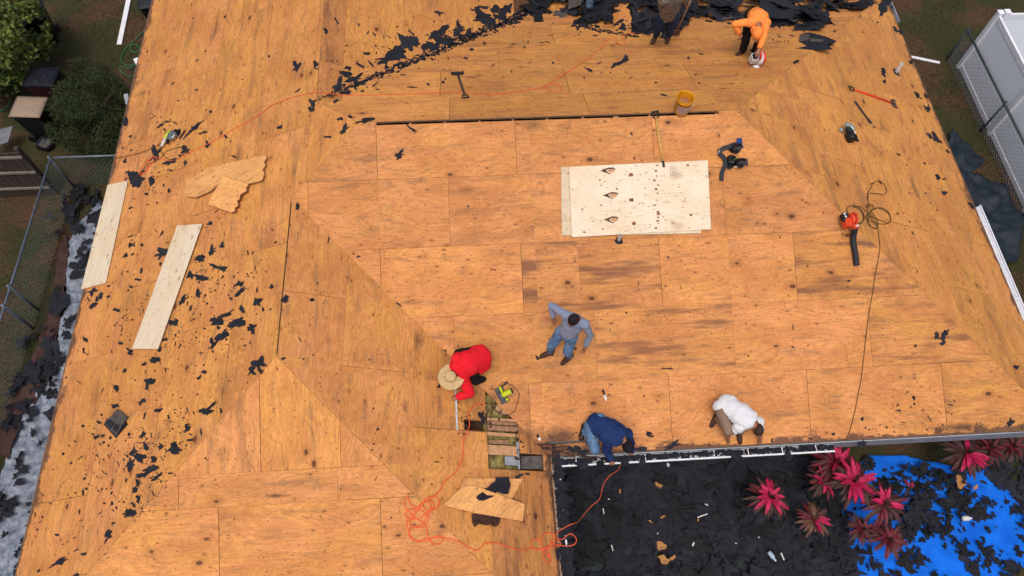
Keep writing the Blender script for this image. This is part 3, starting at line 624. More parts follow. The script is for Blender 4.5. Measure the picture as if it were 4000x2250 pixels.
# i, j tile, then (x, y, length, width, angle) read from the enlarged photograph
SC = {
 (0, 0): "1205,955,50,20,30 1265,918,50,10,10 1380,1012,95,20,60 1470,965,165,20,45 1525,1005,60,22,15 1400,1130,60,58,40 1568,1092,50,35,40 1275,1230,90,38,20 1290,1285,35,22,0 1400,1230,48,20,70 945,1218,35,25,0 962,1300,45,18,25 1020,1350,135,60,45 1050,1400,50,40,70 1145,1370,62,25,70 985,1030,22,18,0 945,920,42,38,0 1480,680,22,18,0 1590,845,26,12,60 1705,1030,22,20,0 1770,1183,25,15,0 1112,390,15,12,0 1180,1160,120,60,60 1345,1000,38,26,0 1700,125,25,14,30 990,1135,22,10,30 928,1118,15,12,0 1075,1300,40,22,20 1275,1440,24,18,0 1355,1175,22,16,0",
 (1, 0): "310,500,92,45,60 450,485,42,25,60 455,520,32,12,-20 315,685,45,12,35 180,960,36,22,50 430,780,62,40,70 418,825,50,25,60 525,230,55,30,90 608,160,52,18,-65 775,185,26,15,70 845,245,36,12,65 893,262,42,10,-60 1145,312,140,62,-40 1172,245,70,18,-40 1380,95,60,18,0 990,445,150,60,10 1060,405,130,52,12 840,405,62,26,10 790,495,98,26,-25 870,488,52,18,-55 690,515,52,36,0 985,505,42,35,20 1045,500,42,26,40 680,560,95,26,-25 625,645,105,78,20 745,600,110,55,20 800,620,62,26,10 685,697,100,24,10 600,765,42,26,30 830,912,145,30,12 712,880,50,12,-10 630,900,40,30,10 670,978,100,32,38 540,1033,50,15,5 1085,1165,82,55,10 1175,975,112,15,-45 1390,255,160,95,-10 1325,345,120,62,35 1420,300,110,70,20 1530,230,95,110,-30 1600,262,90,50,20 1735,135,140,100,0 1830,130,90,60,15 1700,55,95,26,0 1640,76,50,20,0 1800,70,80,30,0 1890,80,80,100,0 1580,440,36,18,0 1725,327,20,14,0 1625,375,36,9,0 1330,445,26,12,0 1110,565,40,8,-5 1410,620,28,10,15 1175,660,65,6,0 915,678,40,6,0 805,690,30,12,0 860,590,60,14,25 1250,440,50,16,25 1480,300,60,26,25",
 (2, 0): "785,490,112,34,30 855,445,48,30,20 585,530,62,16,-25 1430,408,45,11,0 1150,720,42,12,-15 630,268,32,12,0 900,1008,30,15,-60 795,175,95,30,30 830,215,60,45,0 700,105,90,55,20 660,135,70,50,0 560,185,110,40,-5 1580,130,120,36,5 1490,160,70,20,0 1640,175,30,12,0 1385,565,16,12,0 1085,625,24,10,-10 1330,437,18,8,-30 1145,265,60,40,30 1225,240,40,60,0 950,235,110,45,-10 640,200,60,14,-8",
 (3, 0): "210,470,42,30,20 420,290,90,24,-35 462,325,60,20,-50 1082,465,38,36,0 962,225,52,30,-50 1000,240,50,26,-70 1130,722,66,18,-35 1190,725,52,18,-60 1206,825,48,32,70 1215,1022,60,30,-40 1265,1045,92,42,-55 880,615,26,25,0 872,548,62,26,-60 1285,1338,56,24,-35 1330,1350,32,16,0 1180,1235,18,16,0 1355,1140,30,18,-30 880,40,70,95,-20 215,205,34,20,0 152,195,24,14,0 440,145,50,20,0 75,125,60,18,0 178,270,28,6,0",  # black scrap left of the white pipe paints the shade of a deck hole
 (0, 1): "1105,15,32,12,30 985,120,26,16,0 1585,238,60,18,10 1222,310,52,10,60 985,400,42,20,50 1218,465,105,80,20 1600,440,80,42,40 1675,405,52,26,10 1510,503,82,34,0 1640,570,115,45,-15 1440,630,52,48,30 1520,645,75,48,10 1040,662,55,22,0 1812,690,60,75,80 1820,750,90,36,40 1385,815,92,36,40 1495,765,42,38,0 1745,805,22,20,0 1830,885,48,36,-40 700,750,80,48,40 757,785,44,34,90 700,860,62,42,30 1650,970,100,55,30 1710,925,120,38,25 1790,985,130,72,28 1680,1080,160,40,48 1610,1150,90,38,50 1903,1030,60,70,0 1308,985,52,48,50 650,1115,46,26,0 915,1140,40,20,20 632,1200,36,18,90 985,1208,62,60,0 1205,1180,52,42,40 1240,1115,36,34,0 1172,1270,62,42,-60 1090,1300,32,18,50 940,1350,36,14,30 1140,1425,72,45,30 1540,1360,56,24,0 1505,1400,40,28,0 1900,1350,70,60,90 1850,1158,20,18,0 945,478,36,14,65 1070,590,40,20,70 992,715,30,16,20 1210,543,26,14,90 875,890,52,36,0 1440,880,30,20,40 1650,1025,26,16,60 1520,1213,22,14,-20 730,815,26,40,0",
 (1, 1): "15,835,50,85,-20 20,1300,85,95,20 35,1350,40,26,10 115,718,36,36,0 55,885,30,20,-60 205,1258,36,20,10 218,810,52,32,10 420,815,40,13,0 318,105,55,38,75 545,365,60,10,88 770,488,32,15,10 1080,850,44,14,-45 465,688,20,12,30 150,380,20,14,30 1425,1198,40,12,-20 8,740,12,26,0",
 (2, 1): "1168,1333,95,13,-3 192,1253,44,13,-60", (3, 1): "1275,1090,62,45,-70 1330,1080,85,48,60 1320,1135,44,30,60 1875,1325,40,36,0 608,672,22,18,0 1530,100,62,26,-45 1330,8,40,18,-30",
 (0, 2): "880,35,52,20,90 1108,18,62,28,60 1070,135,70,38,35 875,165,72,36,15 1195,198,52,24,30 1550,205,80,46,15 1600,165,95,28,38 1670,200,30,24,50 750,290,32,16,0 1415,335,80,28,45 1090,240,46,14,80 1272,248,34,18,-70 1518,360,46,14,90 1075,385,58,36,35 732,400,50,34,0 782,390,30,20,0 1100,478,40,30,40 1215,475,38,34,0 1315,492,95,44,-5 1318,455,42,36,0 1430,425,42,22,0 1010,508,70,44,60 1055,558,92,46,-30 985,612,82,58,60 1132,640,82,58,40 1085,682,105,28,20 1040,742,72,26,80 1020,800,50,20,80 1160,570,48,28,60 1190,700,80,30,28 1285,675,36,18,0 628,820,42,20,90 1045,868,56,34,70 1005,910,42,28,-30 962,985,62,56,0 1002,972,50,38,80 845,900,38,22,90 880,935,20,12,-50 820,1140,105,42,65 455,1340,118,34,30 632,1285,36,28,0 433,1140,32,22,0 600,968,38,14,90 855,1050,20,18,0 295,1410,24,20,0 790,902,20,16,0 580,1440,42,20,20 955,730,28,12,90 538,598,20,18,0 1385,260,0,0,0 843,825,26,14,60 975,380,26,14,40 835,408,16,12,0 475,1210,18,10,0 282,1100,16,14,0",
 (1, 2): "1380,20,32,20,0 1708,250,115,36,88 1545,95,18,14,0 1525,140,26,12,-60",
 (2, 2): "55,695,52,30,10 118,678,36,14,0 1030,375,50,26,-60 1045,395,40,22,0 1215,465,135,36,20 970,490,90,22,-5 1490,460,24,16,20 480,500,120,55,-30 350,575,70,130,10 395,780,70,90,0 430,880,70,50,-10 545,520,60,36,-30 345,1290,30,110,0 900,600,80,70,-20 440,490,50,24,0 330,700,40,60,10 415,1070,60,40,0",
 (3, 2): "1835,285,60,56,70 490,378,26,26,0 710,265,24,18,0 735,330,20,14,0 30,425,16,20,0 315,412,24,14,0 1100,105,34,14,90 705,455,80,60,20 150,560,40,60,0"}
REG = {'L': 'left roof slope', 'F': 'broad front roof slope', 'B': 'rear roof slope behind the ridge slot', 'R': 'right roof slope', 'WR': 'inner slope of the front wing',
       'WF': 'hip end at the bottom', 'BR': 'steep looking orange slope above the rear valley', 'CL': 'small rear gable slope', 'CR': 'small rear gable slope', 'G': 'ground by the gutter corner'}
LAND = [(430, 348, 'the nail gun on the left'), (600, 440, 'the broken plywood pieces'), (265, 590, 'the eave-side pale strip'), (425, 720, 'the inner pale strip'), (292, 1062, 'the shingle square'),
        (800, 252, 'the ridge corner'), (697, 897, 'the front wing peak'), (735, 500, 'the valley top'), (897, 312, 'the main peak'), (1010, 385, 'the ridge slot end'), (1155, 215, 'the black shovel'),
        (1600, 92, 'the rear gable tip'), (1670, 60, 'the camouflage man'), (1888, 80, 'the orange hoodie man'), (1400, 225, 'the orange cord loop'), (1650, 340, 'the yellow handled shovel'),
        (2262, 168, 'the white roof pipe'), (2200, 245, 'the orange handled shovel'), (2135, 335, 'the black and white nailer'), (2140, 555, 'the red blower'), (2340, 850, 'the right hip'),
        (2215, 550, 'the olive hose coil'), (1525, 1100, 'the navy jacket man'), (1865, 1060, 'the white shirt man'), (1430, 840, 'the grey shirt man'), (1265, 990, 'the circular saw'), (1265, 1115, 'the roof opening'),
        (1215, 1260, 'the sawn plywood offcuts'), (1070, 1290, 'the orange hose tangle'), (1420, 1230, 'the wing gutter'), (360, 1200, 'the dense scrap patch'), (300, 1400, 'the bottom left hip'), (570, 830, 'the scrap cluster'),
        (470, 200, 'the upper left slope'), (1200, 60, 'the rear valley'), (820, 90, 'the dark rear strip'), (2050, 40, 'the far shingle heap'), (2290, 60, 'the upper right eave'), (1600, 590, 'the new plywood stack'),
        (640, 920, 'the lower wing hip'), (200, 900, 'the lower left eave'), (1800, 930, 'the lower front slope'), (2560, 1060, 'the lower right corner'), (1700, 1120, 'the front gutter')]
def scraps():
    rnd = random.Random(21); SC_done = []
    allv = []
    for (i, j), s_ in SC.items():
        for t in s_.split():
            x, y, l, w_, a = [float(q) for q in t.split(',')]
            if l == 0: continue
            px, py = tl(i, j, x, y); allv.append((px, py, l / 3, w_ / 3, a))
    for px, py, l, w_, a in allv:
        f = facet(px, py)
        if f == 'G':
            f = 'F' if py < 1160 and px > 1380 else 'WR'
            if px > 2240 and py < 700: f = 'R'
            if px < 400: f = 'L'
        rnd2 = random.Random(int(px * 7 + py * 13))
        big = l * w_
        P = jag(px, py, l, w_, a, rnd2, n=44 if big > 500 else 26, rough=.42 if big > 300 else .34)
        grey = rnd2.random() < .18
        o = scrap_mesh('felt_scrap', f, P, M['felt2'] if grey else M['felt'], rnd=rnd2, curl=.018, group='torn felt pieces left on the ' + REG[f])
        lk_ = min(LAND, key=lambda q: math.hypot(q[0] - px, q[1] - py)); dx, dy = px - lk_[0], py - lk_[1]
        ang = math.degrees(math.atan2(-dy, dx)) % 360
        dr = ('right of', 'above and right of', 'above', 'above and left of', 'left of', 'below and left of', 'below', 'below and right of')[int((ang + 22.5) // 45) % 8]
        el = l / max(w_, .1)
        shp = ('big ragged' if big > 900 else 'palm-sized' if big > 230 else 'small') + (' long' if el > 2.6 else ' squarish' if el < 1.35 else '')
        SC_done.append((o, '%s felt scrap %s %s' % (shp, dr, lk_[2]), px))
    from collections import defaultdict
    by = defaultdict(list)
    for o, lb, px in SC_done: by[lb].append((px, o))
    ORD = ['leftmost', 'second from left', 'third from left', 'fourth from left', 'fifth from left', 'sixth from left', 'seventh from left', 'eighth from left', 'ninth from left', 'tenth from left']
    for lb, L_ in by.items():
        L_.sort(key=lambda q: q[0])
        for i_, (px, o) in enumerate(L_):
            o['label'] = lb if len(L_) == 1 else lb + ', ' + (('left one' if i_ == 0 else 'right one') if len(L_) == 2 else ('rightmost' if i_ == len(L_) - 1 else ORD[min(i_, 9)]))
    # crumbs nobody could count
    mb = MB(); n = 0
    cl = [(300, 640, 160, 300, 900), (500, 760, 170, 200, 900), (350, 1150, 110, 160, 1000), (200, 1250, 120, 160, 380), (450, 1150, 60, 120, 260), (560, 300, 130, 200, 260), (430, 370, 60, 90, 160),
          (1030, 140, 120, 60, 260), (1200, 90, 120, 40, 260), (1350, 40, 100, 30, 120), (880, 210, 60, 30, 140), (1500, 70, 130, 22, 200), (2050, 60, 120, 40, 220), (2350, 1030, 50, 60, 70), (2250, 1000, 40, 80, 80),
          (1750, 700, 500, 350, 420), (1000, 1150, 300, 250, 260), (2300, 400, 120, 260, 160), (1500, 180, 300, 60, 120), (1400, 1110, 120, 25, 160), (2300, 1080, 250, 12, 160), (1210, 1040, 60, 30, 60), (1960, 85, 200, 20, 120)]
    for cx, cy, sx, sy, cnt in cl:
        for _ in range(int(cnt * .50)):
            px = rnd.gauss(cx, sx * .6); py = rnd.gauss(cy, sy * .6)
            f = facet(px, py)
            if f == 'G' or not (-20 < px < 2600 and -20 < py < 1470): continue
            if mnoise.noise(Vector((px * .012, py * .012, 3))) < rnd.uniform(-.35, .25): continue
            r = rnd.choice((.9, 1.1, 1.4, 1.8, 2.4, 3.2)); a = rnd.uniform(0, 180); k = rnd.randint(4, 7)
            if rnd.random() < .2: P = jag(px, py, r * 5, r * .8, a, rnd, 6, .2)
            else: P = jag(px, py, r * 2.2, r * 1.5, a, rnd, k, .4)
            mb.m = 1 if (f in 'FWRWF' and rnd.random() < .6) or rnd.random() < .22 else 0; mb.prism([on(f, x, y, .0105) for x, y in P], .003 + rnd.random() * .003, nrm(f))
    mb.build('felt_crumbs', [M['felt'], mat('brown_crumb', (.10, .045, .025), .9, .4, 30)], label='countless tiny black felt crumbs strewn over the bare plywood', cat='felt crumbs', kind='stuff')
scraps()
# ------------------------------------------------------------------ heaps of stripped roofing
def heap(name, polyf, cnt, hfun, mats, wts, rnd, size, label, cat, tilt=.25, kindpts=None, zc=None, big=.14):
    mb = MB()
    for _ in range(int(cnt * .50)):
        px, py = polyf(rnd)
        if px is None: continue
        k = rnd.randint(16, 24); s_ = rnd.uniform(*size)
        if rnd.random() < big: s_ *= 2.3
        base = kindpts(px, py); 
        if base is None: continue
        f, p, n = base
        h = hfun(px, py, rnd)
        c = p + Vector((0, 0, 1)) * h
        a = rnd.uniform(0, 6.28); t1, t2 = rnd.gauss(0, tilt), rnd.gauss(0, tilt)
        nn = (n + Vector((t1, t2, 0))).normalized(); u = Vector((math.cos(a), math.sin(a), 0)); u = (u - nn * u.dot(nn)).normalized(); v = nn.cross(u)
        asp = rnd.uniform(.45, 1.0); pts = []; ph = rnd.uniform(0, 30)
        for q in range(k):
            t = 2 * math.pi * q / k + rnd.uniform(-.12, .12); rr = s_ * .5 * max(.25, .9 + 1.1 * mnoise.noise(Vector((math.cos(t) * 1.6 + ph, math.sin(t) * 1.6, ph + 8))) + rnd.uniform(-.22, .22))
            bend = 0.10 * s_ * mnoise.noise(Vector((math.cos(t) * 2 + ph, math.sin(t) * 2, ph)))
            pts.append(c + u * math.cos(t) * rr + v * math.sin(t) * rr * asp + nn * bend)
        cc = sum(pts, Vector()) / k + nn * 0.02 * s_
        mb.m = rnd.choices(range(len(mats)), wts)[0]
        th = .005
        vs = pts + [cc] + [p_ - nn * th for p_ in pts]
        mb.add(vs, [(i, (i + 1) % k, k) for i in range(k)] + [((i + 1) % k, i, k + 1 + i, k + 1 + (i + 1) % k) for i in range(k)])
    mb.m = 0
    return mb.build(name, mats, kind='stuff', label=label, cat=cat)
def pt_roof(fs):
    def g(px, py):
        f = facet(px, py)
        if f not in fs:
            f = fs[0]
        return f, on(f, px, py, .02), nrm(f)
    return g
rp = random.Random(5)
UP = [(1340, 30), (1352, 44), (1420, 45), (1440, 70), (1500, 72), (1560, 80), (1586, 40), (1592, 98), (1625, 92), (1640, 85), (1700, 70), (1760, 62), (1830, 62), (1925, 70), (2000, 52), (2030, 70), (2070, 76), (2090, 58), (2110, 40), (2180, 18), (2195, -20), (2195, -120), (1340, -120)]
def edge_y(px):
    L_ = [(1330, 18), (1345, 34), (1400, 34), (1430, 48), (1455, 60), (1490, 66), (1520, 40), (1560, 10), (1590, 0), (1600, 78), (1640, 84), (1700, 74), (1740, 46), (1800, 48), (1840, 52), (1900, 60), (1945, 66), (1990, 68), (2030, 82), (2060, 78), (2085, 46), (2120, 30), (2170, 22), (2190, 0), (2220, -40)]
    for (x0, y0), (x1, y1) in zip(L_, L_[1:]):
        if x0 <= px <= x1: return y0 + (y1 - y0) * (px - x0) / (x1 - x0)
    return -200
def up_poly(rnd):
    px = rnd.uniform(1335, 2200); py = rnd.uniform(-150, 90); e = edge_y(px)
    if py > e - rnd.uniform(0, 8): return None, None
    if 1860 < px < 1915 and py > 5 and rnd.random() < .8: return None, None
    if (2000 + 60 < px * 1 < 2090 and -5 < py < 6) : return None, None
    if 3050 * .644 < px < 3140 * .644 and py < 12 and py > -5: return None, None
    return px, py
def up_base(px, py):
    f = facet(px, py)
    if f in ('B', 'CL', 'CR', 'BR', 'R'): 
        p = on(f, px, py, .02); return f, p, nrm(f)
    p = on('B', px, py, .0); 
    return 'B', p, Vector((0, 0, 1))
def up_h(px, py, rnd):
    d = max(0, edge_y(px) - py); return .012 + min(.28, d * .0045) * rnd.random() ** .7
heap('torn_roofing', up_poly, 3100, up_h, [M['felt'], M['felt3'], M['felt2'], M['shingle']], [6, 3, 2.2, .4], rp, (.14, .5), 'thick heap of torn black felt and shingles across the far roof edge', 'torn roofing', tilt=.22, kindpts=up_base)
# valley strip of stuck felt
def valley_strip():
    rnd = random.Random(9); mb = MB()
    for _ in range(520):
        t = rnd.random() ** .8; ax, ay = 835, 243; 
        s0, s1 = (800 + 545 * t), (252 - 224 * t)
        px = s0 + rnd.gauss(0, 4 + 5 * t); py = s1 + rnd.gauss(0, 2 + 5 * t) - 3 * t
        f = facet(px, py)
        if f == 'G': continue
        P = jag(px, py, rnd.uniform(3, 14), rnd.uniform(1.5, 5 + 4 * t), 22 + rnd.gauss(0, 20), rnd, 8, .5)
        mb.prism([on(f, x, y, .012) for x, y in P], .004, nrm(f))
    for q in range(60):   # line in the small gable valley
        px, py = 1440 + q * 2.8, 62 + q * .55 + rnd.gauss(0, 2); f = facet(px, py)
        P = jag(px, py, rnd.uniform(4, 12), rnd.uniform(2, 5), -15, rnd, 8, .5); mb.prism([on(f, x, y, .012) for x, y in P], .004, nrm(f))
    mb.build('valley_felt', M['felt'], kind='stuff', label='ragged black felt still stuck along the rear valley lines', cat='valley felt')
valley_strip()
# ------------------------------------------------------------------ yards: tarps and debris
def gpt(px, py, h=0): return on('G', px, py, h)
def tarp(name, outline, mt, label, cat, wr=.05, seed=1, h0=.01, step=.12, group=None, th=.004, roof=None):
    P = [gpt(x, y) for x, y in outline]; xs = [p.x for p in P]; ys = [p.y for p in P]; poly = [(p.x, p.y) for p in P]
    nx = max(4, int((max(xs) - min(xs)) / step)); ny = max(4, int((max(ys) - min(ys)) / step)); vs = []; fs = []; idx = {}
    def ht(x, y):
        q = Vector((x * 1.1 + seed, y * 1.1, seed)); return h0 + wr * (abs(mnoise.noise(q * 1.5)) * 1.0 + .6 * abs(mnoise.noise(q * 4.1)) + .32 * abs(mnoise.noise(q * 9.3)))
    # clip grid cells to the outline
    for iy in range(ny):
        for ix in range(nx):
            x0 = min(xs) + (max(xs) - min(xs)) * ix / nx; x1 = min(xs) + (max(xs) - min(xs)) * (ix + 1) / nx
            y0 = min(ys) + (max(ys) - min(ys)) * iy / ny; y1 = min(ys) + (max(ys) - min(ys)) * (iy + 1) / ny
            c = clip_rect(poly, (x0, x1, y0, y1))
            if len(c) < 3 or abs(area(c)) < 1e-6: continue
            if area(c) < 0: c = c[::-1]
            ids = []
            for x, y in c:
                k = (round(x, 4), round(y, 4))
                if k not in idx: idx[k] = len(vs); vs.append(Vector((x, y, ht(x, y))))
                if not ids or ids[-1] != idx[k]: ids.append(idx[k])
            if ids[0] == ids[-1]: ids.pop()
            if len(ids) > 2: fs.append(ids)
    mb = MB(); mb.v = vs; mb.f = [tuple(f) for f in fs]; mb.mi = [0] * len(fs)
    o = mb.build(name, mt, label=label, cat=cat, smooth=True, group=group); s_ = o.modifiers.new('thickness', 'SOLIDIFY'); s_.thickness = th; s_.offset = 1
    return o, ht
bt, bt_h = tarp('tarp', [(2180, 1146), (2270, 1150), (2458, 1188), (2490, 1175), (2560, 1270), (2590, 1330), (2660, 1480), (2640, 1500), (2576, 1425), (2530, 1449), (2520, 1500), (2180, 1500), (2130, 1360), (2105, 1262), (2090, 1245)], M['blue'], 'bright blue tarpaulin spread on the ground under torn roofing', 'tarp', wr=.12, seed=3, step=.06)
dt, dt_h = tarp('tarp', [(1430, 1150), (2110, 1150), (2130, 1300), (2150, 1500), (1440, 1500)], M['tealtarp'], 'dark green tarpaulin almost buried in black debris by the front wing', 'tarp', wr=.05, seed=8)
st, st_h = tarp('tarp', [(250, 500), (262, 515), (330, 500), (300, 700), (260, 900), (160, 1320), (80, 1520), (-60, 1520), (-10, 1250), (40, 1100), (120, 960), (170, 780), (178, 610), (215, 560)], M['silver'], 'crumpled silver tarpaulin lying along the left wall', 'tarp', wr=.20, seed=5, step=.035)
bc, bc_h = tarp('ground_cloth', [(170, 590), (178, 640), (168, 760), (140, 880), (125, 960), (60, 1080), (30, 1160), (0, 1140), (15, 1040), (60, 980), (105, 870), (140, 740), (155, 640)], M['brownt'], 'brown cloth strip between the silver tarpaulin and the chain fence', 'cloth', wr=.16, seed=15, step=.09, h0=.03)
rt, rt_h = tarp('tarp', [(2385, 335), (2475, 410), (2440, 440), (2520, 470), (2560, 560), (2556, 660), (2530, 670), (2440, 560), (2380, 380)], M['darktarp'], 'dark blue grey tarpaulin bunched beside the right eave', 'tarp', wr=.22, seed=25, step=.08)
def gbase(hf):
    def g(px, py):
        p = gpt(px, py); z = hf(p.x, p.y); return 'G', Vector((p.x, p.y, z + .01)), Vector((0, 0, 1))
    return g
rd = random.Random(77)
def left_wall_ok(px, py): return True
def yard_poly(rnd):
    px, py = rnd.uniform(1395, 2170), rnd.uniform(1150, 1490)
    if px > 2085 + (py - 1200) * .22: return None, None
    n_ = mnoise.noise(Vector((px * .011, py * .011, 2.0)))
    if n_ < -.18 and py > 1330 and rnd.random() < .93: return None, None
    return px, py
heap('yard_debris', yard_poly, 3000, lambda x, y, r: .02 + .16 * r.random() ** 1.3 + .10 * max(0, mnoise.noise(Vector((x * .01, y * .01, 7)))), [M['felt'], M['felt3'], M['felt2'], M['shingle']], [5, 4, 2.6, .004], rd, (.10, .5),
     'deep litter of black torn felt filling the yard below the gutter', 'roofing debris', tilt=.10, kindpts=gbase(dt_h))
def blue_poly(rnd):
    px, py = rnd.uniform(2110, 2600), rnd.uniform(1150, 1470)
    if py < 1175 and px > 2200: return None, None
    n_ = mnoise.noise(Vector((px * .016, py * .016, 9.0))) + .75 * mnoise.noise(Vector((px * .055, py * .055, 4.0)))
    d = math.hypot((px - 2330) / 135, (py - 1255) / 95)
    lim = -.75 if d < .72 else (-.12 if d < 1.1 else .13)
    if n_ < lim: return None, None
    return px, py
heap('tarp_debris', blue_poly, 3600, lambda x, y, r: .01 + .10 * r.random() ** 1.5 * (2.2 if math.hypot((x - 2330) / 135, (y - 1255) / 95) < 1 else .5), [M['felt'], M['felt3'], M['felt2']], [4, 5, 1.2], rd, (.04, .15),
     'mound of crumbled black felt heaped on the blue tarpaulin', 'roofing debris', tilt=.18, kindpts=gbase(bt_h))
def edge_poly(rnd):
    px, py = rnd.uniform(2440, 2640), rnd.uniform(1150, 1330)
    if px < 2470 + (py - 1150) * .5 or rnd.random() < .35: return None, None
    return px, py
heap('tarp_debris', edge_poly, 500, lambda x, y, r: .01 + .05 * r.random(), [M['felt'], M['felt2'], M['felt3']], [3, 2, 1], rd, (.08, .34), 'black felt litter on the bare soil right of the blue tarpaulin', 'roofing debris', tilt=.15, kindpts=gbase(lambda x, y: 0))
def left_poly(rnd):
    t = rnd.random(); py = 490 + t * 980
    cl_ = 235 - 250 * max(0, (py - 560)) / 900
    px = rnd.gauss(cl_, 45)
    n_ = mnoise.noise(Vector((px * .02, py * .014, 19.0)))
    dens = .10
    if 845 < py < 1010: dens = -.35
    if py < 600: dens = -.2
    if px < cl_ - 75 and py > 620: dens += .3
    if n_ < dens: return None, None
    return px, py
heap('tarp_debris', left_poly, 620, lambda x, y, r: .02 + .06 * r.random(), [M['felt'], M['felt3'], M['felt2']], [4, 3, 1.5], rd, (.08, .32), 'black felt pieces fallen on the silver tarpaulin along the left wall', 'roofing debris', tilt=.2,
     kindpts=gbase(lambda x, y: max(st_h(x, y), bc_h(x, y)) - .0))
# ------------------------------------------------------------------ people
def capsule(mb, a, b, r0, r1, lat=None, k=1.0, seg=12):
    """tapered capsule; lat = lateral direction widened by k"""
    a, b = Vector(a), Vector(b); d = b - a; L_ = d.length
    if L_ < 1e-5: d = Vector((0, 0, 1)); L_ = 1e-5
    ax = d.normalized(); prof = []
    for i in range(5): t = math.pi / 2 * (i / 4); prof.append((max(1e-5, r0 * math.sin(t)), -r0 * math.cos(t) * .9))
    for i in range(1, 4): t = i / 4; prof.append((r0 + (r1 - r0) * t, L_ * t))
    for i in range(5): t = math.pi / 2 * (i / 4); prof.append((max(1e-5, r1 * math.cos(t)), L_ + r1 * math.sin(t) * .9))
    prof[0] = (0.0004, prof[0][1]); prof[-1] = (0.0004, prof[-1][1])
    mb.lathe(a, ax, prof, seg, lat if lat is not None else None, k, 1.0)
def ik(a, b, l1, l2, pole):
    a, b = Vector(a), Vector(b); d = b - a; D = d.length; mx = (l1 + l2) * .999
    if D > mx: b = a + d * (mx / D); d = b - a; D = mx
    u = d.normalized(); x = (l1 * l1 - l2 * l2 + D * D) / (2 * D); h = math.sqrt(max(0, l1 * l1 - x * x))
    p = Vector(pole); p = p - u * p.dot(u)
    if p.length < 1e-4: p = u.orthogonal()
    return a + u * x + p.normalized() * h, b
def hand(mb, wrist, elbow, palm_n, grip=.6, s=1.0):
    """palm, four unequal bent fingers and a thumb"""
    w_ = Vector(wrist); d = (w_ - Vector(elbow)).normalized(); n = Vector(palm_n); n = (n - d * n.dot(d)).normalized(); sd_ = d.cross(n)
    pc = w_ + d * .05 * s
    capsule(mb, w_, w_ + d * .075 * s, .026 * s, .030 * s, sd_, 1.35, 10)
    for i, (off, ln) in enumerate(((-.030, .070), (-.010, .080), (.010, .075), (.029, .058))):
        b = w_ + d * .085 * s + sd_ * off * s; c1 = grip * (.8 + .12 * i); p = b; dd = d
        for q, fr in enumerate((.45, .32, .23)):
            dd = (dd * math.cos(c1 * .8) + n * math.sin(c1 * .8)).normalized(); e = p + dd * ln * fr * s
            capsule(mb, p, e, (.0095 - q * .001) * s, (.0088 - q * .001) * s, None, 1, 8); p = e
    b = w_ + d * .03 * s - sd_ * .028 * s; t1 = b + (d * .6 - sd_ * .7 + n * .25).normalized() * .035 * s; t2 = t1 + (d * .85 - sd_ * .1 + n * .5).normalized() * .03 * s
    capsule(mb, b, t1, .012 * s, .010 * s, None, 1, 8); capsule(mb, t1, t2, .010 * s, .008 * s, None, 1, 8)
def head(mb, c, up, fwd, s=1.0):
    up = Vector(up).normalized(); fwd = Vector(fwd); fwd = (fwd - up * fwd.dot(up)).normalized(); rt = fwd.cross(up); c = Vector(c)
    def P(x, y, z): return c + rt * x * s + fwd * y * s + up * z * s
    def sph(x, y, z, rx, ry, rz): mb.ell(P(x, y, z), up, rx * s, ry * s, rz * s, rt, 14)
    sph(0, -.008, .022, .076, .092, .092); sph(0, .022, -.035, .056, .068, .078); sph(0, .045, -.082, .030, .028, .026)
    capsule(mb, P(0, .088, .005), P(0, .108, -.028), .010 * s, .014 * s)          # nose
    for x in (-1, 1):
        sph(x * .078, -.005, -.012, .010, .022, .032)                           # ears
        sph(x * .030, .078, .026, .022, .010, .008)                              # brow
        sph(x * .032, .070, -.028, .022, .018, .020)                             # cheek
    capsule(mb, P(-.018, .086, -.055), P(.018, .086, -.055), .009 * s, .009 * s)   # lips
    return P
SEGS = {}
def finish(mb, name, root, mt, voxel=.0085, smooth=3):
    o = mb.build(name, mt, root)
    r = o.modifiers.new('r', 'REMESH'); r.mode = 'VOXEL'; r.voxel_size = voxel; r.use_smooth_shade = True
    q = o.modifiers.new('s', 'SMOOTH'); q.iterations = smooth; q.factor = .5
    dg = bpy.context.evaluated_depsgraph_get(); me = bpy.data.meshes.new_from_object(o.evaluated_get(dg)); o.modifiers.clear()
    old = o.data; o.data = me; bpy.data.meshes.remove(old)
    if not me.materials: me.materials.append(mt)
    return o
def segd(P, a, b):
    d = b - a; L2 = max(1e-9, float(d @ d)); t = np.clip(((P - a) @ d) / L2, 0, 1); return np.linalg.norm(P - (a + t[:, None] * d), axis=1), t
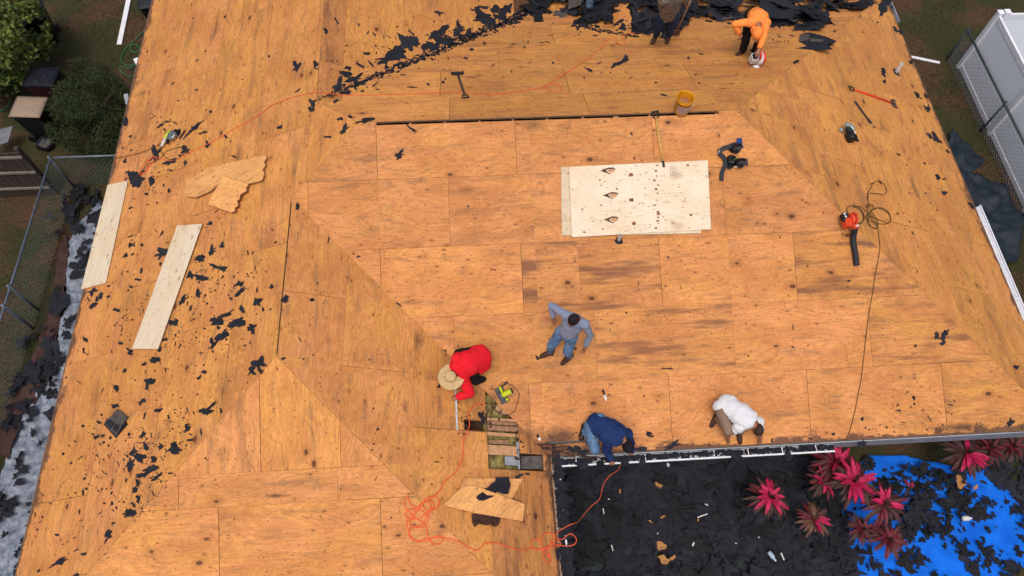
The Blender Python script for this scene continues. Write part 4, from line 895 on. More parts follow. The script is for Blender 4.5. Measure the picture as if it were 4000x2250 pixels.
def garment(body, root, name, mt, segs, allsegs, off=.008, wr=.007, sc=9.0, cut=None, seed=0, label=None):
    """cloth: the faces of the body nearest to the given bones, pushed out and creased"""
    me = body.data; n = len(me.vertices); P = np.empty(n * 3); me.vertices.foreach_get('co', P); P = P.reshape(-1, 3)
    NN = np.empty(n * 3); me.vertices.foreach_get('normal', NN); NN = NN.reshape(-1, 3)
    best = np.full(n, 9e9); bi = np.full(n, -1)
    for i, (a, b, r, t) in enumerate(allsegs):
        d, tt = segd(P, a, b); d = d / r
        m = d < best; best[m] = d[m]; bi[m] = i
    keep = np.zeros(n, bool)
    for i, (a, b, r, t) in enumerate(allsegs):
        if t in segs:
            lo, hi = segs[t]; d, tt = segd(P, a, b); keep |= (bi == i) & (tt >= lo) & (tt <= hi)
    vs = []; mp = {}; fs = []
    for p in me.polygons:
        ids = list(p.vertices)
        if all(keep[i] for i in ids):
            f = []
            for i in ids:
                if i not in mp:
                    q = P[i] + 0; v = Vector(q * 1.0)
                    w_ = mnoise.noise(Vector((v.x * sc + seed, v.y * sc, v.z * sc * .7))) + .5 * mnoise.noise(Vector((v.x * sc * 2.3, v.y * sc * 2.3 + seed, v.z * sc * 2)))
                    mp[i] = len(vs); vs.append(q + NN[i] * (off + wr * w_))
                f.append(mp[i])
            fs.append(f)
    m2 = bpy.data.meshes.new(name); m2.from_pydata([tuple(v) for v in vs], [], fs); m2.materials.append(mt); m2.update(); m2.polygons.foreach_set('use_smooth', [True] * len(fs))
    o = bpy.data.objects.new(name, m2); COL.objects.link(o); o.parent = root
    s_ = o.modifiers.new('thickness', 'SOLIDIFY'); s_.thickness = .004; s_.offset = -1
    return tag(o, label)
def person(cfg):
    g = cfg['g']; V = lambda k: g[k]
    pel, neck, hd = Vector(V('pel')), Vector(V('neck')), Vector(V('head')); lat = Vector(V('lat')).normalized()
    spine = (neck - pel).normalized(); lat = (lat - spine * lat.dot(spine)).normalized(); front = lat.cross(spine) * cfg.get('fs', 1)
    hl = Vector(V('hiplat')).normalized() if 'hiplat' in g else lat
    k = cfg.get('bulk', 1.0); mb = MB(); segs = []
    root = thing('person', (pel.x, pel.y, min(Vector(V('ankL')).z, Vector(V('ankR')).z) - .05), cfg['label'], 'person')
    org = np.array(root.location)
    def seg(a, b, r0, r1, t, la=None, kk=1.0):
        capsule(mb, a, b, r0, r1, la, kk); segs.append((np.array(a) - org, np.array(b) - org, (r0 + r1) / 2, t))
    mid = pel.lerp(neck, .5) + Vector(cfg.get('arch', (0, 0, 0)))
    top = neck - spine * .07
    seg(pel - spine * .02, mid, .115 * k, .112 * k, 'belly', lat, 1.32); seg(mid, top, .118 * k, .105 * k, 'torso', lat, 1.42)
    seg(top, neck, .07, .055, 'torso2', lat, 1.1); seg(neck, neck.lerp(hd, .75), .056, .052, 'neck')
    for sd_, nm in ((-1, 'L'), (1, 'R')):
        sh = neck - spine * .055 + lat * sd_ * .175 * cfg.get('shw', 1)
        sh = Vector(g.get('sh' + nm, sh))
        seg(top, sh, .075 * k, .070 * k, 'clav')
        el, wr_ = ik(sh, V('hand' + nm), .29, .26, g['elp' + nm])
        seg(sh, el, .060 * k, .046 * k, 'uarm'); seg(el, wr_, .044 * k, .031, 'farm')
        hand(mb, wr_, el, g.get('pn' + nm, Vector((0, 0, -1))), cfg.get('grip', .5)); wd_ = (wr_ - el).normalized(); segs.append((np.array(wr_ + wd_ * .03) - org, np.array(wr_ + wd_ * .17) - org, .05, 'hand'))
        hp = pel + hl * sd_ * .095 - spine * .02
        kn, an = ik(hp, V('ank' + nm), .43, .42, g['knp' + nm])
        seg(hp, kn, .094 * k, .068 * k, 'thigh' + nm); seg(kn, an, .066 * k, .046 * k, 'shin' + nm)
        toe = Vector(V('toe' + nm)); fd = (toe - an).normalized()
        seg(an + Vector((0, 0, -.015)) - fd * .035, an + fd * .10 + Vector((0, 0, -.03)), .044, .042, 'foot' + nm); seg(an + fd * .10 + Vector((0, 0, -.03)), an + fd * .17 + Vector((0, 0, -.04)), .042, .033, 'foot' + nm)
    hup, hf = Vector(g.get('hup', hd - neck)), Vector(g.get('hfwd', front))
    HP = head(mb, hd, hup, hf)
    for a in ((0, 0, .02), ): segs.append((np.array(HP(0, 0, -.03)) - org, np.array(HP(0, 0, .05)) - org, .09, 'head'))
    body = finish(mb, 'body', root, cfg['skin'])
    for (nm, mt, ss, off, wr_) in cfg['wear']:
        if nm == 'boots':
            for q in 'LR': garment(body, root, 'boot', mt, {'foot' + q: (0, 1), 'shin' + q: (.86, 1)}, segs, off, wr_, seed=cfg.get('seed', 1))
            continue
        garment(body, root, nm, mt, ss, segs, off, wr_, seed=cfg.get('seed', 1))
    return root, HP, body, segs
TORSO = {'belly': (0.12, 1), 'torso': (0, 1), 'torso2': (0, .9), 'clav': (0, 1)}
LONG = dict(TORSO, uarm=(0, 1), farm=(0, .93)); SHORT = dict(TORSO, uarm=(0, .72))
PANTS = {'belly': (0, .3), 'thighL': (0, 1), 'shinL': (0, .92), 'thighR': (0, 1), 'shinR': (0, .92)}; BOOTS = {'foot': 1}
def hair_cap(HP, root, mt, name='hair', z0=-.02, r=1.06, back=True):
    mb = MB(); vs = []; fs = []; nu, nv = 22, 12
    for j in range(nv + 1):
        for i in range(nu):
            a = 2 * math.pi * i / nu; zlim = z0 + (.055 if math.sin(a) > .1 else -.035 if math.sin(a) < -.3 else 0)
            tmax = math.acos(max(-1, min(1, (zlim - .022) / .1))); t = tmax * j / nv; rr = r + .03 * mnoise.noise(Vector((i * .7, j * .7, 1)))
            vs.append(HP(.082 * math.sin(t) * math.cos(a) * rr, -.008 + .098 * math.sin(t) * math.sin(a) * rr, .022 + .099 * math.cos(t) * rr))
    for j in range(nv):
        for i in range(nu): fs.append((j * nu + i, j * nu + (i + 1) % nu, (j + 1) * nu + (i + 1) % nu, (j + 1) * nu + i))
    mb.add(vs, fs); o = mb.build(name, mt, root, smooth=True); return o
def eyes(HP, root):
    mb = MB()
    for x in (-1, 1): mb.ell(HP(x * .031, .080, .008), HP(0, 1, 0) - HP(0, 0, 0), .013, .008, .006, None, 10)
    mb.build('eyes', mat('eye_dark', (.03, .02, .015), .3, .1), root, smooth=True)
X = lambda px, py, h, f=None: (on(f, px, py, h) if f else at(px, py, h))
def idir(dx, dy, f='F', at_=(1400, 900)):   # direction on facet f that runs along (dx, dy) in the photograph
    return (on(f, at_[0] + dx * 10, at_[1] + dy * 10) - on(f, *at_)).normalized()
# 1 grey shirt
L_ = idir(-1, -.55); cfg = dict(label='man in blue grey long sleeved shirt and faded jeans walking, bare black hair', skin=M['skin2'], seed=3, grip=.75,
  g=dict(pel=X(1427, 838, .90, 'F'), neck=X(1451, 800, 1.34, 'F'), head=X(1442, 806, 1.47, 'F'), lat=-L_, ankL=X(1384, 885, .07, 'F'), ankR=X(1433, 896, .07, 'F'), toeL=X(1366, 893, .05, 'F'), toeR=X(1420, 908, .05, 'F'),
         handL=X(1392, 800, .98, 'F'), handR=X(1473, 872, .86, 'F'), elpL=idir(-1, -1.2) + Vector((0, 0, .2)), elpR=idir(1, -.3), knpL=idir(-1, 1), knpR=idir(-.6, 1), hfwd=idir(-.7, 1) + Vector((0, 0, -.9)), hup=Vector((-.12, -.2, 1)), pnL=idir(.3, 1), pnR=idir(-1, .5)),
  wear=[('shirt', M['greyc'], LONG, .012, .010), ('trousers', M['denim'], PANTS, .010, .009), ('boots', M['boot'], BOOTS, .008, .002)])
r1, HP, b_, s_ = person(cfg); hair_cap(HP, r1, M['hair']); eyes(HP, r1)
mb = MB()
# 2 red shirt and straw hat
L_ = idir(.45, -1); cfg = dict(label='crouching man in bright red shirt and wide straw hat measuring the plywood', skin=M['skin'], seed=8, grip=.45, bulk=1.22, arch=(0, 0, .07),
  g=dict(pel=X(1210, 902, .50, 'F'), neck=X(1151, 930, .70, 'F'), head=X(1141, 946, .66, 'F'), lat=-L_, ankL=X(1206, 893, .06, 'F'), ankR=X(1212, 955, .06, 'F'), toeL=X(1188, 889, .05, 'F'), toeR=X(1196, 962, .05, 'F'),
         handL=X(1150, 962, .20, 'WR'), handR=X(1149, 1000, .09, 'WR'), elpL=idir(-1, -.2), elpR=idir(1, .6), knpL=idir(-1, .1) + Vector((0, 0, .3)), knpR=idir(-.7, .3) + Vector((0, 0, .5)), hfwd=idir(-.6, .9) + Vector((0, 0, -1.2)), hup=idir(-.4, .3) * .9 + Vector((0, 0, .9)),
         pnL=Vector((0, 0, -1)), pnR=Vector((0, 0, -1))),
  wear=[('shirt', M['redc'], dict(LONG, belly=(0, 1), thighL=(0, .32), thighR=(0, .32)), .030, .008), ('trousers', M['blackc'], dict(PANTS, thighL=(.25, 1), thighR=(.25, 1)), .012, .014), ('boots', M['bootb'], BOOTS, .008, .002)])
r2, HP, b_, s_ = person(cfg); hair_cap(HP, r2, M['hair']); eyes(HP, r2)
mb = MB(); hc = HP(0, 0, .06); hu = (Vector((-.10, -.22, 1))).normalized(); 
prof = [(.215, -.022), (.218, -.012), (.20, -.012), (.15, 0.0), (.105, .004), (.095, .02), (.088, .07), (.070, .092), (.050, .088), (.030, .080), (.012, .086), (.0005, .088)]
mb.lathe(hc, hu, prof, 40, None, 1.0, 1.0)
for i in range(len(mb.v)):
    p = mb.v[i]; q = p - hc; mb.v[i] = p + hu * .012 * mnoise.noise(q * 6)
o = mb.build('straw_hat', M['straw'], r2, smooth=True); sm = o.modifiers.new('t', 'SOLIDIFY'); sm.thickness = .004
mb = MB(); mb.lathe(hc + hu * .012, hu, [(.099, 0), (.098, .015), (.096, .015)], 40); mb.build('hat_band', mat('hat_band', (.33, .22, .10), .9), r2, smooth=True)
# 3 navy jacket
L_ = idir(.9, -.35); cfg = dict(label='kneeling man in navy jacket, black beanie and jeans leaning over the gutter', skin=M['skin'], seed=5, grip=.8, bulk=1.18,
  g=dict(pel=X(1500, 1066, .42, 'F'), neck=X(1563, 1100, .66, 'F'), head=X(1578, 1121, .60, 'F'), lat=-L_ * -1, ankR=X(1474, 1080, .07, 'F'), ankL=X(1470, 1074, .07, 'F'), toeR=X(1462, 1102, .08, 'F'), toeL=X(1462, 1098, .08, 'F'),
         shL=X(1532, 1110, .56, 'F'), shR=X(1577, 1092, .50, 'F'), handL=X(1538, 1158, .16, 'F'), handR=X(1589, 1137, .05, 'F'), elpL=idir(-.4, -.5) + Vector((0, 0, .5)), elpR=idir(1, .2) + Vector((0, 0, .3)),
         knpL=idir(.3, 1) + Vector((0, 0, -.1)), knpR=idir(.8, .6), hfwd=idir(.1, .8) + Vector((0, 0, -1.2)), hup=idir(.2, .9) + Vector((0, 0, .8)), hiplat=idir(.8, -.6), pnL=Vector((0, 0, -1)), pnR=Vector((0, 0, -1))),
  wear=[('jacket', M['navy'], dict(LONG, belly=(0, 1)), .026, .016), ('trousers', M['denim'], PANTS, .012, .010), ('boots', M['bootb'], BOOTS, .008, .002)])
r3, HP, b_, s_ = person(cfg); hair_cap(HP, r3, M['blackc'], 'beanie', -.035, 1.16); eyes(HP, r3)
# 4 white shirt
L_ = idir(.9, -.35); cfg = dict(label='man in white short sleeved shirt and khaki trousers kneeling at the eave', skin=M['skin'], seed=6, grip=.8, bulk=1.08,
  g=dict(pel=X(1826, 1018, .42, 'F'), neck=X(1893, 1062, .66, 'F'), head=X(1905, 1080, .62, 'F'), lat=L_, ankL=X(1803, 1048, .07, 'F'), ankR=X(1860, 1088, .08, 'F'), toeL=X(1793, 1066, .06, 'F'), toeR=X(1863, 1112, .05, 'F'),
         shL=X(1858, 1074, .56, 'F'), shR=X(1908, 1062, .54, 'F'), handL=X(1832, 1108, .10, 'F'), handR=X(1913, 1116, .06, 'F'), elpL=idir(-1, .1) + Vector((0, 0, .2)), elpR=idir(1, .2) + Vector((0, 0, .2)),
         knpL=idir(.3, 1) + Vector((0, 0, .1)), knpR=idir(.2, .2) + Vector((0, 0, 1)), hfwd=idir(-.5, .8) + Vector((0, 0, -1.1)), hup=idir(.25, .8) + Vector((0, 0, 1.0)), hiplat=idir(.8, -.4)),
  wear=[('shirt', M['whitec'], dict(SHORT, belly=(0, 1), thighR=(0, .15), thighL=(0, .08)), .026, .012), ('trousers', M['khaki'], PANTS, .012, .010), ('boots', M['boot'], BOOTS, .008, .002)])
r4, HP, b_, s_ = person(cfg); hair_cap(HP, r4, M['hair2'], r=1.03); eyes(HP, r4)
# 5 orange hoodie
cfg = dict(label='man in orange hooded shirt and black trousers bending over a handheld blower', skin=M['skin'], seed=9, grip=.9, bulk=1.1, arch=(0, 0, .07), shw=.92,
  g=dict(pel=on('B', 1884, 131, .0) + Vector((-.10, .14, .86)), neck=on('B', 1884, 131, 0) + Vector((-.17, -.24, .98)), head=on('B', 1884, 131, 0) + Vector((-.20, -.39, .88)), lat=Vector((1, .05, 0)), arch_=0, ankL=X(1868, 128, .07, 'B'), ankR=X(1897, 133, .07, 'B'), toeL=X(1854, 136, .05, 'B'), toeR=X(1893, 144, .05, 'B'),
         handL=X(1861, 84, .62, 'B'), handR=X(1908, 131, .40, 'B'), elpL=Vector((-1, .1, .1)), elpR=Vector((1, 0, .1)), knpL=Vector((-.3, -1, 0)), knpR=Vector((.1, -1, 0)), hfwd=Vector((-.1, -.5, -1)), hup=Vector((0, -.75, .55))),
  wear=[('shirt', M['orangec'], LONG, .018, .012), ('trousers', M['blackc'], PANTS, .020, .014), ('boots', M['boot'], BOOTS, .008, .002)])
r5, HP, b_, s_ = person(cfg); hair_cap(HP, r5, M['orangec'], 'hood', -.075, 1.32); mb = MB(); mb.ell(HP(0, -.03, .0), HP(0, 0, 1) - HP(0, 0, 0), .105, .105, .10, None, 16); mb.ell(HP(0, -.06, -.09), HP(0, 0, 1) - HP(0, 0, 0), .11, .10, .09, None, 16); mb.build('hood_back', M['orangec'], r5, smooth=True); eyes(HP, r5)
mb = MB(); mb.lathe(HP(0, .07, .055), HP(0, 0, 1) - HP(0, 0, 0), [(.085, 0), (.085, .006), (.0005, .012)], 20, HP(1, 0, 0) - HP(0, 0, 0), .9, 1.2); mb.build('cap_brim', mat('brown_brim', (.30, .13, .06), .8), r5, smooth=True)
# 6 camouflage jacket
cfg = dict(label='man in camouflage jacket and dark jeans standing with a shovel by the torn heap', skin=M['skin'], seed=12, grip=.9, bulk=1.1,
  g=dict(pel=X(1680, 36, .90, 'B'), neck=X(1692, -8, 1.42, 'B'), head=X(1697, -22, 1.62, 'B'), lat=Vector((1, .15, 0)), ankL=X(1647, 98, .07, 'B'), ankR=X(1683, 98, .07, 'B'), toeL=X(1640, 108, .05, 'B'), toeR=X(1677, 107, .05, 'B'),
         handL=X(1664, 22, 1.0, 'B'), handR=X(1733, 16, .95, 'B'), elpL=Vector((-1, .3, -.2)), elpR=Vector((1, .5, 0)), knpL=Vector((-.3, -1, 0)), knpR=Vector((.1, -1, 0)), hfwd=Vector((.1, -1, -.5)), hup=Vector((0, -.2, 1))),
  wear=[('jacket', M['camo'], dict(LONG, belly=(0, 1)), .030, .016), ('trousers', M['darkdenim'], PANTS, .018, .012), ('boots', M['boot'], BOOTS, .008, .002)])
r6, HP, b_, s_ = person(cfg); hair_cap(HP, r6, M['hair']); eyes(HP, r6)
# 7 worker mostly beyond the top edge
cfg = dict(label='worker in blue jeans and brown boots, only a lower leg showing at the top edge', skin=M['skin'], seed=14, grip=.5,
  g=dict(pel=X(1490, -36, .90, 'CL'), neck=X(1492, -78, 1.40, 'CL'), head=X(1492, -92, 1.6, 'CL'), lat=Vector((.2, 1, 0)), ankL=X(1489, 20, .08, 'CL'), ankR=X(1500, 2, .08, 'CL'), toeL=X(1478, 24, .06, 'CL'), toeR=X(1512, 2, .06, 'CL'),
         handL=X(1450, -20, .9, 'CL'), handR=X(1520, -40, .9, 'CL'), elpL=Vector((-1, 0, 0)), elpR=Vector((1, 0, 0)), knpL=Vector((-.6, -1, 0)), knpR=Vector((.6, -.5, 0)), hfwd=Vector((-.6, -.6, -.5)), hup=Vector((0, 0, 1))),
  wear=[('shirt', M['greyc'], LONG, .014, .012), ('trousers', M['denim'], PANTS, .014, .012), ('boots', M['boot'], BOOTS, .008, .002)])
r7, HP, b_, s_ = person(cfg); hair_cap(HP, r7, M['hair'])
# ------------------------------------------------------------------ plywood lying loose
def sheet(name, pts, mt, label, cat, rot=False, tone=.56, hue=.2, st=.1, f=None, h=.014, group=None, th=.014):
    """pts: photo corners (x, y, height over the slope)"""
    W_ = [on(f, x, y, .012 + hh) for x, y, hh in pts]; c = sum(W_, Vector()) / len(W_)
    n = Vector((0, 0, 0))
    for i in range(1, len(W_) - 1): n += (W_[i] - W_[0]).cross(W_[i + 1] - W_[0])
    n.normalize(); n = n if n.z > 0 else -n
    u = (W_[1] - W_[0]).normalized(); v = n.cross(u)
    P = [((p - c).dot(u), (p - c).dot(v)) for p in W_]
    o = mesh_sheets(name, [(lambda a, b, q: c + u * a + v * b + n * q, P, tone, hue, st, rot, 99)], [mt, M['edge']], None, thick=th, lift=0.0, loc=c)
    return tag(o, label, cat, group)
def bits(px, py, l, w_, ang, f, col, root_label, cat, name):
    pass
GS = 'new plywood sheets stacked on the front slope'
sheet('plywood_sheet', [(1411, 421, 0), (1780, 403, 0), (1781, 578, 0), (1413, 593, 0)], M['new'], 'lowest new plywood sheet, its browner left edge showing under the stack', 'plywood', tone=.42, hue=.9, st=.25, f='F', group=GS)
sheet('plywood_sheet', [(1432, 430, .016), (1762, 412, .016), (1763, 587, .016), (1436, 594, .016)], M['new'], 'middle new plywood sheet peeping out below the stack at its lower right', 'plywood', tone=.48, hue=.6, f='F', group=GS)
top = sheet('plywood_sheet', [(1431, 420, .032), (1780, 404, .032), (1788, 577, .032), (1439, 597, .032)], M['new'], 'clean pale plywood sheet on top of the stack with brown knots', 'plywood', tone=.62, hue=.1, st=0, f='F', group=GS)
def decals(o, f, L_, mt, name, h):
    mb = MB(); r = random.Random(1)
    for x, y, a, b in L_: 
        P = []
        for k in range(12):
            t = 2 * math.pi * k / 12; s_ = r.uniform(.8, 1.2); P.append(on(f, x + a * math.cos(t) * s_, y + b * math.sin(t) * s_, .012 + h))
        mb = MB(); mb.prism(P, .0012, nrm(f)); mb.build('knot', mt, o)
M['knot'] = mat('knot', (.33, .13, .06), .8, .5, 40); M['knotd'] = mat('dark_knot', (.12, .045, .03), .8, .5, 40)
decals(top, 'F', [(1588, 503, 6, 5), (1590, 503, 4, 3), (1595, 562, 6, 5), (1587, 440, 6, 4.5), (1653, 416, 2.5, 2), (1650, 430, 4, 2.5), (1652, 443, 2.5, 2), (1646, 454, 3, 3), (1655, 465, 2.2, 2), (1650, 476, 4, 2.6), (1654, 486, 3, 2), (1648, 516, 3.4, 2.2),
                  (1655, 533, 4, 3), (1657, 538, 4, 3), (1656, 547, 3, 2), (1655, 556, 4, 2.4), (1650, 574, 4, 2.5), (1738, 541, 4, 3), (1730, 416, 4, 2.6), (1465, 526, 3, 2), (1512, 516, 3, 2), (1516, 576, 2.6, 2), (1469, 584, 3, 2), (1509, 453, 3, 2), (1512, 466, 2, 1.6), (1552, 475, 3, 2)], M['knot'], 'knots', .0465)
def splinter(cx, cy):
    mb = MB(); P = [(-22, 0), (-10, -5), (0, -9), (12, -8), (18, -3), (8, -4), (-2, -5), (-8, -1), (-2, 5), (8, 7), (0, 8), (-10, 4)]
    mb.prism([on('F', cx + x, cy + y, .012 + .0465) for x, y in P], .0013, nrm('F')); mb.build('split_knot', M['knotd'], top)
    mb = MB(); P = [(-6, -1), (0, -5), (10, -5), (16, -2), (12, 3), (2, 5)]
    mb.prism([on('F', cx + x, cy + y, .012 + .0466) for x, y in P], .0013, nrm('F')); mb.build('split_knot', mat('torn_face', (.62, .34, .18), .8, .3, 30), top)
splinter(1532, 430); splinter(1538, 492); splinter(1540, 553)
mb = MB(); gy = M['greywood2']
for i in range(5):   # inked grade stamp: a small ruled block
    a, b = (1686, 419 + i * 5.6), (1700, 418 + i * 5.6); mb.bar(on('F', *a, .0592), on('F', *b, .0592), .005, .001, nrm('F'))
for x in (1686, 1690.5, 1695, 1700): mb.bar(on('F', x, 419, .0593), on('F', x + 1.5, 441.5, .0593), .005, .001, nrm('F'))
mb.build('grade_stamp', gy, top)
sheet('plywood_strip', [(272, 466, 0), (323, 455, 0), (268, 712, 0), (205, 729, 0)], M['new'], 'pale new plywood strip lying right at the left eave', 'plywood', tone=.50, hue=.5, st=.1, f='L', rot=True, h=.01)
sheet('plywood_strip', [(447, 568, .02), (510, 564, .02), (399, 879, .02), (334, 878, .02)], M['new'], 'long pale plywood strip in the middle of the left slope', 'plywood', tone=.52, hue=.4, st=.0, f='L', rot=True)
def flatp(P, h): return [(x, y, h) for x, y in P]
sheet('plywood_offcut', flatp([(475, 456), (525, 425), (564, 415), (670, 393), (674, 399), (667, 410), (671, 418), (663, 428), (668, 440), (662, 455), (655, 458), (622, 466), (595, 455), (567, 446), (556, 462), (530, 484), (495, 499), (472, 496), (467, 486)], .025), M['old'], 'long broken plywood piece with a splintered right end, upper of two', 'plywood offcut', tone=.60, hue=.8, f='L', th=.035)
sheet('plywood_offcut', flatp([(563, 444), (626, 466), (621, 473), (623, 480), (612, 487), (606, 492), (604, 502), (598, 506), (601, 518), (592, 524), (593, 531), (584, 536), (525, 515), (550, 466)], .075), M['old'], 'smaller square broken plywood piece overlapping the long one', 'plywood offcut', tone=.76, hue=.2, f='L', th=.02)
# sawn offcuts near the bottom
o = sheet('plywood_offcut', [(1165, 1203, .02), (1315, 1205, .02), (1270, 1285, .02), (1210, 1260, .02), (1150, 1250, .02)], M['old'], 'sawn plywood offcut with a black felt patch, lying underneath', 'plywood offcut', tone=.60, hue=.3, f='WR', th=.018)
o2 = sheet('plywood_offcut', [(1113, 1271, .03), (1140, 1245, .05), (1168, 1221, .06), (1200, 1225, .06), (1318, 1269, .07), (1314, 1312, .06), (1200, 1292, .04)], M['old'], 'upper long sawn plywood offcut lying across the wing', 'plywood offcut', tone=.66, hue=.4, f='WR', th=.02)
scrap_mesh('felt_scrap', 'WR', [(1243, 1204), (1275, 1203), (1277, 1216), (1280, 1222), (1274, 1245), (1262, 1246), (1245, 1240), (1236, 1252), (1222, 1258), (1212, 1262), (1200, 1262), (1193, 1254), (1200, 1246), (1210, 1240), (1214, 1232), (1224, 1228), (1232, 1218), (1240, 1214)], M['felt'], h=.085, curl=.01,
           label='long black felt piece draped over the sawn plywood offcuts', group='torn felt pieces left on the inner slope of the front wing')
mb = MB(); P = [(1186, 1294), (1222, 1296), (1258, 1303), (1252, 1322), (1244, 1326), (1236, 1320), (1222, 1322), (1206, 1318), (1192, 1326), (1187, 1312)]
mb.prism([on('WR', x, y, .012) for x, y in P], .035, nrm('WR'))
rb = random.Random(4)
for _ in range(14):
    x, y = rb.uniform(1190, 1245), rb.uniform(1298, 1318); mb.bar(on('WR', x, y, .05), on('WR', x + rb.uniform(5, 16), y + rb.uniform(-3, 6), .055), .02, .012, nrm('WR'))
mb.build('rotten_chunk', M['rot'], label='dark rotten wood chunk tucked under the sawn plywood offcuts', cat='rotten wood')
# square of shingles
mb = MB(); rt_ = thing('shingle_square', X(292, 1062, .01, 'L'), 'folded square of old grey asphalt shingles on the lower left slope', 'shingles')
for k, (P, hh, mt) in enumerate((([(262, 1068), (270, 1053), (318, 1060), (322, 1068), (292, 1102)], .012, M['felt3']), ([(263, 1066), (281, 1046), (308, 1068), (293, 1098)], .03, M['shingle']), ([(281, 1048), (296, 1029), (322, 1049), (310, 1070)], .045, M['shingle']),
                                 ([(266, 1066), (276, 1055), (288, 1064), (279, 1078)], .046, M['felt2']), ([(290, 1066), (300, 1072), (294, 1086), (284, 1080)], .047, M['felt2']))):
    m2 = MB(); m2.prism([on('L', x, y, hh) for x, y in P], .010, nrm('L')); m2.build('shingle_layer', mt, rt_)
# pile of shingles near the far heap
rt_ = thing('shingle_bundle', X(2035, 95, .01, 'B'), 'two grey shingle tabs on black felt at the far right of the rear slope', 'shingles')
for P, hh, mt in (([(2012, 88), (2035, 82), (2075, 92), (2105, 104), (2100, 108), (2078, 112), (2095, 124), (2060, 127), (2005, 122), (2030, 116), (2010, 104)], .012, M['felt']), ([(2013, 88), (2036, 86), (2034, 102), (2010, 105)], .03, M['shingle']),
                  ([(2036, 96), (2074, 100), (2068, 107), (2038, 105)], .034, M['shingle'])):
    m2 = MB(); m2.prism([on('B', x, y, hh) for x, y in P], .008, nrm('B')); m2.build('shingle_layer', mt, rt_)
# ------------------------------------------------------------------ gutters
Vz = Vector((0, 0, 1))
zE = GZ - EF * T
def gutter(a, b, out, z, name_label, debris=0, seed=1, brackets=(), wd=.125, hh=.10, lipgaps=(), label=None, mt=None, dmt=None):
    """open trough from a to b (plan points); out = outward unit vector"""
    a = Vector((a[0], a[1], z)); b = Vector((b[0], b[1], z)); o = Vector((out[0], out[1], 0)); u = (b - a).normalized(); L_ = (b - a).length
    rt = thing('gutter', a, label, 'gutter'); mt = mt or M['white']
    mb = MB(); t = .003
    prof = [(0, 0), (0, -hh), (wd * .7, -hh), (wd * .82, -hh * .45), (wd, -hh * .3), (wd, 0), (wd - .022, 0)]
    vs = []; fs = []
    for k in range(2):
        for (q, zz) in prof: vs.append((a if k == 0 else b) + o * q + Vz * zz)
    n = len(prof)
    for i in range(n - 1): fs.append((i, i + 1, n + i + 1, n + i))
    mb.add(vs, fs); g = mb.build('trough', mt, rt); s_ = g.modifiers.new('t', 'SOLIDIFY'); s_.thickness = t
    for q in brackets:
        m2 = MB(); c = a + u * q; m2.bar(c + Vz * .004 + o * 0.0, c + o * wd + Vz * .004, .014, .006); m2.build('bracket', mt, rt)
    if debris:
        rnd = random.Random(seed); mb = MB()
        for _ in range(debris):
            q = rnd.uniform(0.02, L_ - .02); w_ = rnd.uniform(.01, wd + .005) if rnd.random() < .8 else rnd.uniform(wd, wd + .05)
            gap = any(g0 < q < g1 for g0, g1 in lipgaps)
            if not gap and w_ > wd - .035: continue
            c = a + u * q + o * w_ + Vz * (rnd.uniform(-.05, .012) if w_ < wd - .03 else rnd.uniform(.004, .02)); s0 = rnd.uniform(.03, .12); an = rnd.uniform(0, 6.28); P = []
            if w_ + s0 * .5 > wd - .02 and not gap: s0 = .05
            tx, ty = rnd.gauss(0, .2), rnd.gauss(0, .2)
            for k in range(9):
                tt = 6.283 * k / 9; r = s0 * .5 * rnd.uniform(.5, 1.3); dx, dy = math.cos(tt + an) * r, math.sin(tt + an) * r * .8; P.append(c + Vector((dx, dy, dx * tx + dy * ty)))
            mb.prism(P, .004, Vz)
        mb.build('gutter_debris', dmt or M['felt'], kind='stuff')
    return rt
xg0 = on('F', 1400, 1148).x + .08; xg1 = on('F', 2097, 1120).x
gutter((xg0, -EF - .035), (xg1, -EF - .035), (0, -1), zE - .035, '', 950, 3, brackets=[.6 * k + .25 for k in range(8)], wd=.135, lipgaps=[(0.25, .42), (.62, .72), (1.02, 1.14), (1.35, 1.42), (2.95, 3.15), (3.9, 3.96)], label='white front eave gutter, its lip showing between torn felt')
gutter((XV + .03, -YE), (XV + .03, -EF - .2), (1, 0), zE - .035, '', 700, 4, brackets=[], wd=.125, lipgaps=[(0, 1.5), (1.6, 2.5), (2.58, 3.0), (3.15, 3.75), (4.1, 4.3)], label='white wing gutter, nearly buried under felt beside the yard')
yr = on('R', 2458, 515).y
gutter((LX + ER + .03, yr), (LX + ER + .03, -EF + .2), (1, 0), GZ - ER * T - .05, '', 0, 5, brackets=[.5, 1.4, 2.2], wd=.16, mt=M['white'], label='grey white gutter along the right eave, upper end cut off')
gutter((LX + ER + .03, on('R', 2252, 10).y + .4), (LX + ER + .03, on('R', 2268, 55).y), (1, 0), GZ - ER * T - .05, '', 30, 5, wd=.11, mt=M['alum'], label='short leftover gutter piece at the upper right eave')
